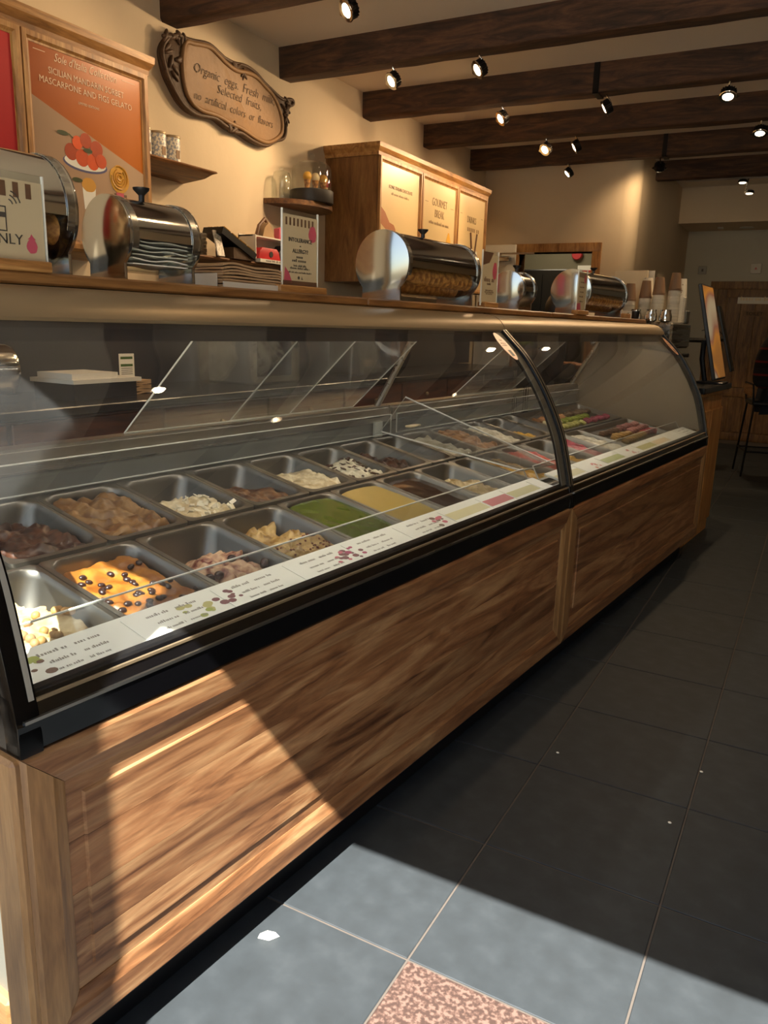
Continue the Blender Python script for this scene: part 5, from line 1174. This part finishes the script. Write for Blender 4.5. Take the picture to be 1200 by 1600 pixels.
for k in range(2):
    tag(MB().box(-.004, .004, -.10, .10, 0, .30).build('wooden_board', [M_['white'], M_['cream']][k], loc=BE @ Vector((.235-.03*k, .11+.03*k, 0)), rot=(0, 0, PHI)), ['pale menu board standing behind the cups', 'thin wooden board standing behind the cups'][k], 'board')
# screens
def screen(loc, rz, lean, label, h=.56, w=.34, art=True):
    p = thing('display_screen', label, 'screen', loc, (0, 0, rz))
    R = trm(.03, 0, .026) @ rotm('Y', lean)
    MB().cbox(-.022, .0, -w/2, w/2, 0, h, .004).tf(R).build('screen_case', M_['satin'], p)
    if art:
        MB().box(0, .001, -w/2+.008, w/2-.008, .01, h-.01).tf(R).build('screen_face', M_['screen'], p, smooth=0)
    MB().cbox(-.10, .06, -.09, .09, .0, .01, .003).build('screen_foot', M_['satin'], p); MB().tube([(-.06, 0, .005), (-.09, 0, .14), (-.09, 0, .25)], .015, 8).build('screen_stand', M_['satin'], p)
    return p
def screen_mat():
    m, t, b = new_mat('screen_picture'); tc = N(t, 'ShaderNodeTexCoord'); wv = N(t, 'ShaderNodeTexWave'); wv.inputs['Scale'].default_value = 2.2; wv.inputs['Distortion'].default_value = 5; wv.inputs['Detail'].default_value = 1
    t.links.new(tc.outputs['Object'], wv.inputs['Vector']); cr = N(t, 'ShaderNodeValToRGB'); e = cr.color_ramp.elements; e[0].color = H('#a8733a'); e[1].color = H('#b9ad92'); x = e.new(.4); x.color = H('#c98a3a'); x = e.new(.75); x.color = H('#9a6a55')
    t.links.new(wv.outputs[0], cr.inputs[0]); t.links.new(cr.outputs[0], b.inputs['Base Color']); t.links.new(cr.outputs[0], b.inputs['Emission Color']); setp(b, emis=.25, rough=.25); return m
M_['screen'] = screen_mat()
screen(cp(3.96, .115, CT+.0005), -.06, -.25, 'portrait screen showing a swirled ice cream picture on the side counter')
p = thing('wall_screen', 'black screen on an arm, turned edge-on, beside the toilet door', 'screen', (-.265, 7.0, 1.17))
MB().cbox(-.012, .012, -.10, .10, -.31, .31, .004).tf(rotm('Y', -.30)).build('screen_case', M_['satin'], p); MB().tube([(0, 0, 0), (-.10, .02, -.01), (-.20, .05, -.02), (-.69, .05, -.02)], .022, 8).build('screen_arm', M_['satin'], p); MB().cbox(-.70, -.685, -.02, .12, -.1, .08, .003).build('wall_plate', M_['satin'], p)
MB().tube([(-.02, 0, .03), (-.10, 0, .10), (-.22, 0, .07)], .004, 6).build('screen_cable', M_['rubber'], p)

# bar stools and the seated customer
def stool(x, y, rz, label):
    p = thing('bar_stool', label, 'stool', (x, y, 0), (0, 0, rz)); r = .009
    for sx in (-1, 1):
        for sy in (-1, 1): MB().tube([(sx*.16, sy*.16, .62), (sx*.20, sy*.20, .0)], r, 8).build('leg', M_['iron'], p)
    MB().tube([(-.185, -.185, .22), (.185, -.185, .22), (.185, .185, .22), (-.185, .185, .22)], .007, 8, ring=True).build('foot_ring', M_['iron'], p)
    MB().cbox(-.18, .18, -.18, .18, .62, .66, .012).build('seat', M_['satin'], p); MB().tube([(-.17, -.17, .64), (-.19, -.18, .80), (-.19, .18, .80), (-.17, .17, .64)], .008, 8).build('back_frame', M_['iron'], p); MB().cbox(-.20, -.185, -.18, .18, .70, .79, .004).build('back_slat', M_['oaky'], p)
    return p
stool(.21, 6.55, .25, 'black wire bar stool with a wooden back slat, under the seated customer')
def skin_body(name, pts, edges, mat, root, parent, rad, sub=2):
    me = bpy.data.meshes.new(name); me.from_pydata(pts, edges, []); o = link(name, me, parent); me.materials.append(mat)
    md = o.modifiers.new('skin', 'SKIN'); md.use_smooth_shade = True
    for i, v in enumerate(me.skin_vertices[0].data):
        r = rad[i]; v.radius = r if isinstance(r, tuple) else (r, r); v.use_root = (i == root)
    s_ = o.modifiers.new('sub', 'SUBSURF'); s_.levels = sub; s_.render_levels = sub
    return o
def head_mesh(name, mat, parent, M):
    """sculpted head, face towards local +X, height about .22"""
    n, m_ = 28, 22; lo = []
    for j in range(m_+1):
        th = PI*j/m_; ring = []
        for i in range(n):
            a = 2*PI*i/n; q = max(math.sin(th), .02); x, y, z = q*math.cos(a), q*math.sin(a), -math.cos(th)
            fx = max(0, x); px, py, pz = .092*x, .074*y, .112*z
            if z < -.2: k = (-.2-z)/.8; px = px*(1-.25*k) + .018*fx*k*2; py *= (1-.38*k)
            px += .022*fx**10*math.exp(-((z+.10)/.16)**2)*(1 if abs(y) < .5 else 0)*math.exp(-(y/.16)**2)     # nose
            for sy in (-1, 1): px -= .008*math.exp(-((y-sy*.36)/.16)**2-((z-.12)/.10)**2)*(x > 0)              # eye sockets
            px += .005*math.exp(-(y/.3)**2-((z+.42)/.07)**2)*(x > 0); px += .007*math.exp(-(y/.25)**2-((z+.72)/.12)**2)*(x > 0)
            if abs(x) < .25 and abs(z+.02) < .2: py += math.copysign(.008, y)                                   # ears
            ring.append((px, py, pz+.112))
        lo.append(ring)
    o = MB().loft(lo).tf(M).build(name, mat, parent, smooth=80)
    return o
def person_head(p, M, cap=None, hairlen=.0):
    head_mesh('head', M_['skin'], p, M)
    e = MB()
    for sy in (-1, 1): e.ball((.077, sy*.029, .127), (.009, .012, .007), 10, 6)
    e.tf(M).build('eyes', M_['ink'], p); MB().ball((.082, 0, .066), (.008, .022, .005), 10, 6).tf(M).build('mouth', plain('lips', '#8a4a3c', rough=.5), p)
    b = MB()
    for sy in (-1, 1): b.tube([(.080, sy*.014, .146), (.082, sy*.03, .150), (.068, sy*.048, .145)], .003, 6)
    b.tf(M).build('eyebrows', M_['hair'], p)
    hm = MB(); n, m_ = 24, 12; lo = []
    for j in range(m_+1):
        th = PI*(.30+.70*j/m_) if not cap else PI*(.25+.75*j/m_); ring = []
        for i in range(n):
            a = 2*PI*i/n; q = max(math.sin(th), .02); x, y, z = q*math.cos(a), q*math.sin(a), -math.cos(th)
            if x > .1: z = max(z, .38)
            ring.append((.100*x-.006, .083*y, .120*z+.112))
        lo.append(ring)
    hm.loft(lo).tf(M).build('hair', M_['hair'], p, smooth=80)
    if cap:
        c = MB(); lo = []
        for r, z in ((1.03, .150), (1.07, .165), (1.08, .195), (1.0, .228), (.72, .252), (.35, .262), (.03, .264)): lo.append([(.100*r*math.cos(2*PI*i/28)-.004, .086*r*math.sin(2*PI*i/28), z+.012*math.cos(2*PI*i/28)*(-.4)) for i in range(28)])
        c.loft(lo); c.tf(M).build('cap', cap, p, smooth=60); MB().prism([(.06, -.07), (.11, -.065), (.15, -.035), (.16, 0), (.15, .035), (.11, .065), (.06, .07)], .150, .158, 'z').tf(M @ rotm('Y', .08)).build('cap_peak', cap, p, smooth=30)
def hand(p, M, side):
    """relaxed hand, wrist at the origin, fingers along +X, back of the hand up; thumb on the inner side"""
    m = MB(); m.tube([(-.02, 0, 0), (.0, 0, 0), (.03, 0, .003), (.07, 0, .003), (.085, 0, 0)], [.024, .025, .032, .034, .026], 12); m.v = [(x, y*1.15, z*.5) for x, y, z in m.v]
    for k, (y, L) in enumerate(((.027, .066), (.009, .074), (-.010, .069), (-.027, .054))):
        m.tube([(.070, y, .002), (.078+L*.40, y*1.08, .004), (.078+L*.74, y*1.10, -.008), (.076+L*.92, y*1.08, -.022)], [.0095, .0090, .0080, .0060], 8)
    m.tube([(.012, side*-.022, -.002), (.038, side*-.046, -.004), (.062, side*-.056, -.010), (.080, side*-.056, -.018)], [.013, .0115, .0095, .0070], 8)
    m.tf(M).build('hand', M_['skin'], p, smooth=70)
# customer on the stool, facing +X
p = thing('person', 'seated customer in a dark sweater with red stripes and jeans', 'person', (.22, 6.55, 0), (0, 0, .25))
def striped():
    m, t, b = new_mat('striped_knit'); tc = N(t, 'ShaderNodeTexCoord'); sp = N(t, 'ShaderNodeSeparateXYZ'); t.links.new(tc.outputs['Object'], sp.inputs[0]); ml = N(t, 'ShaderNodeMath', operation='MULTIPLY'); ml.inputs[1].default_value = 9.; t.links.new(sp.outputs[2], ml.inputs[0])
    fr_ = N(t, 'ShaderNodeMath', operation='FRACT'); t.links.new(ml.outputs[0], fr_.inputs[0]); cr = N(t, 'ShaderNodeValToRGB'); cr.color_ramp.interpolation = 'CONSTANT'; e = cr.color_ramp.elements; e[0].color = H('#17171b'); e[1].position = .45; e[1].color = H('#0c0c0e'); x = e.new(.84); x.color = H('#6a1a18')
    t.links.new(fr_.outputs[0], cr.inputs[0]); t.links.new(cr.outputs[0], b.inputs['Base Color']); setp(b, rough=.95); return m
M_['knit'] = striped()
pts = [(-.02, 0, .74), (-.03, 0, .90), (-.02, 0, 1.06), (.02, 0, 1.20), (.04, 0, 1.30), (.02, .15, 1.24), (.03, -.15, 1.24), (.08, .20, 1.00), (.10, -.20, 1.00), (.20, .19, .90), (.20, -.19, .90), (.29, .14, .845), (.29, -.14, .845)]
skin_body('sweater', pts, [(0, 1), (1, 2), (2, 3), (3, 4), (3, 5), (3, 6), (5, 7), (6, 8), (7, 9), (8, 10), (9, 11), (10, 12)], M_['knit'], 0, p, [(.15, .18), (.14, .17), (.14, .18), (.11, .17), .065, .075, .075, .058, .058, .045, .045, .035, .035])
skin_body('jeans', [(-.02, 0, .76), (.02, .09, .72), (.02, -.09, .72), (.38, .11, .72), (.38, -.11, .72), (.24, .12, .30), (.20, -.12, .30)], [(0, 1), (0, 2), (1, 3), (2, 4), (3, 5), (4, 6)], M_['denim'], 0, p, [(.15, .17), .085, .085, .07, .07, .05, .05])
for sy in (-1, 1): MB().loft([[(.15+x, sy*.12+y*w_, z) for x, y, z in ((0, -.04, .235), (.05, -.045, .235), (.20, -.04, .235), (.25, 0, .235), (.20, .04, .235), (.05, .045, .235), (0, .04, .235))] for w_ in (1,)] + [[(.15+x, sy*.12+y, z) for x, y, z in ((.005, -.035, .31), (.05, -.04, .33), (.16, -.035, .285), (.235, 0, .265), (.16, .035, .285), (.05, .04, .33), (.005, .035, .31))]]).build('shoe', M_['rubber'], p)
for sy in (-1, 1): hand(p, trm(.305, sy*.135, .835) @ rotm('Z', -sy*.25) @ rotm('Y', .18), sy)
skin_body('neck', [(.045, 0, 1.28), (.06, 0, 1.40)], [(0, 1)], M_['skin'], 0, p, [.055, .052])
person_head(p, trm(.075, 0, 1.36))
# staff member behind the counter, head bent
p = thing('person', 'staff member in a black cap, head bent behind the counter', 'person', cp(3.82, 1.22, 0), (0, 0, PHI-.95))
skin_body('uniform', [(0, 0, .62), (.0, 0, .82), (.03, 0, 1.0), (.06, 0, 1.15), (.05, .16, 1.10), (.05, -.16, 1.10), (.10, .22, .90), (.10, -.22, .90), (.22, .13, .98), (.22, -.13, .98)], [(0, 1), (1, 2), (2, 3), (3, 4), (3, 5), (4, 6), (5, 7), (6, 8), (7, 9)], M_['blackcloth'], 0, p, [(.13, .16), (.13, .15), (.13, .17), (.08, .12), .075, .075, .055, .055, .042, .042])
skin_body('trousers', [(0, 0, .66), (0, .09, .60), (0, -.09, .60), (0, .10, .32), (0, -.10, .32), (0, .10, .06), (0, -.10, .06)], [(0, 1), (0, 2), (1, 3), (2, 4), (3, 5), (4, 6)], M_['blackcloth'], 0, p, [(.13, .16), .085, .085, .065, .065, .05, .05])
for sy in (-1, 1): MB().cbox(-.06, .18, sy*.10-.045, sy*.10+.045, 0, .07, .015).build('shoe', M_['rubber'], p)
for sy in (-1, 1): hand(p, trm(.235, sy*.125, .985) @ rotm('Z', -sy*.5) @ rotm('Y', .1), sy)
skin_body('neck', [(.06, 0, 1.12), (.10, 0, 1.27)], [(0, 1)], M_['skin'], 0, p, [.055, .05])
person_head(p, trm(.10, 0, 1.245) @ rotm('Y', .42), cap=M_['blackcloth'])

# scraps on the floor
tag(MB().loft([[(-.020, -.008, .0), (.004, -.012, .0), (.022, .002, .0), (-.006, .012, .0)], [(-.016, -.004, .008), (.002, -.008, .013), (.014, .002, .009), (-.004, .008, .006)]]).build('paper_scrap', M_['paper'], loc=(-.2675, -.09, .0005), rot=(0, 0, .4), smooth=0), 'crumpled white paper scrap on the sunlit floor under the counter edge', 'litter')
for k, (x, y) in enumerate(((.372, .725), (.03, .905), (.41, 1.02))):
    tag(MB().ball((0, 0, .002), (.005, .004, .002), 6, 4).build('crumb', M_['paper'], loc=(x, y, .0006)), 'tiny white crumb on the dark floor tiles', 'litter', 'crumbs on the floor')
flush_text()
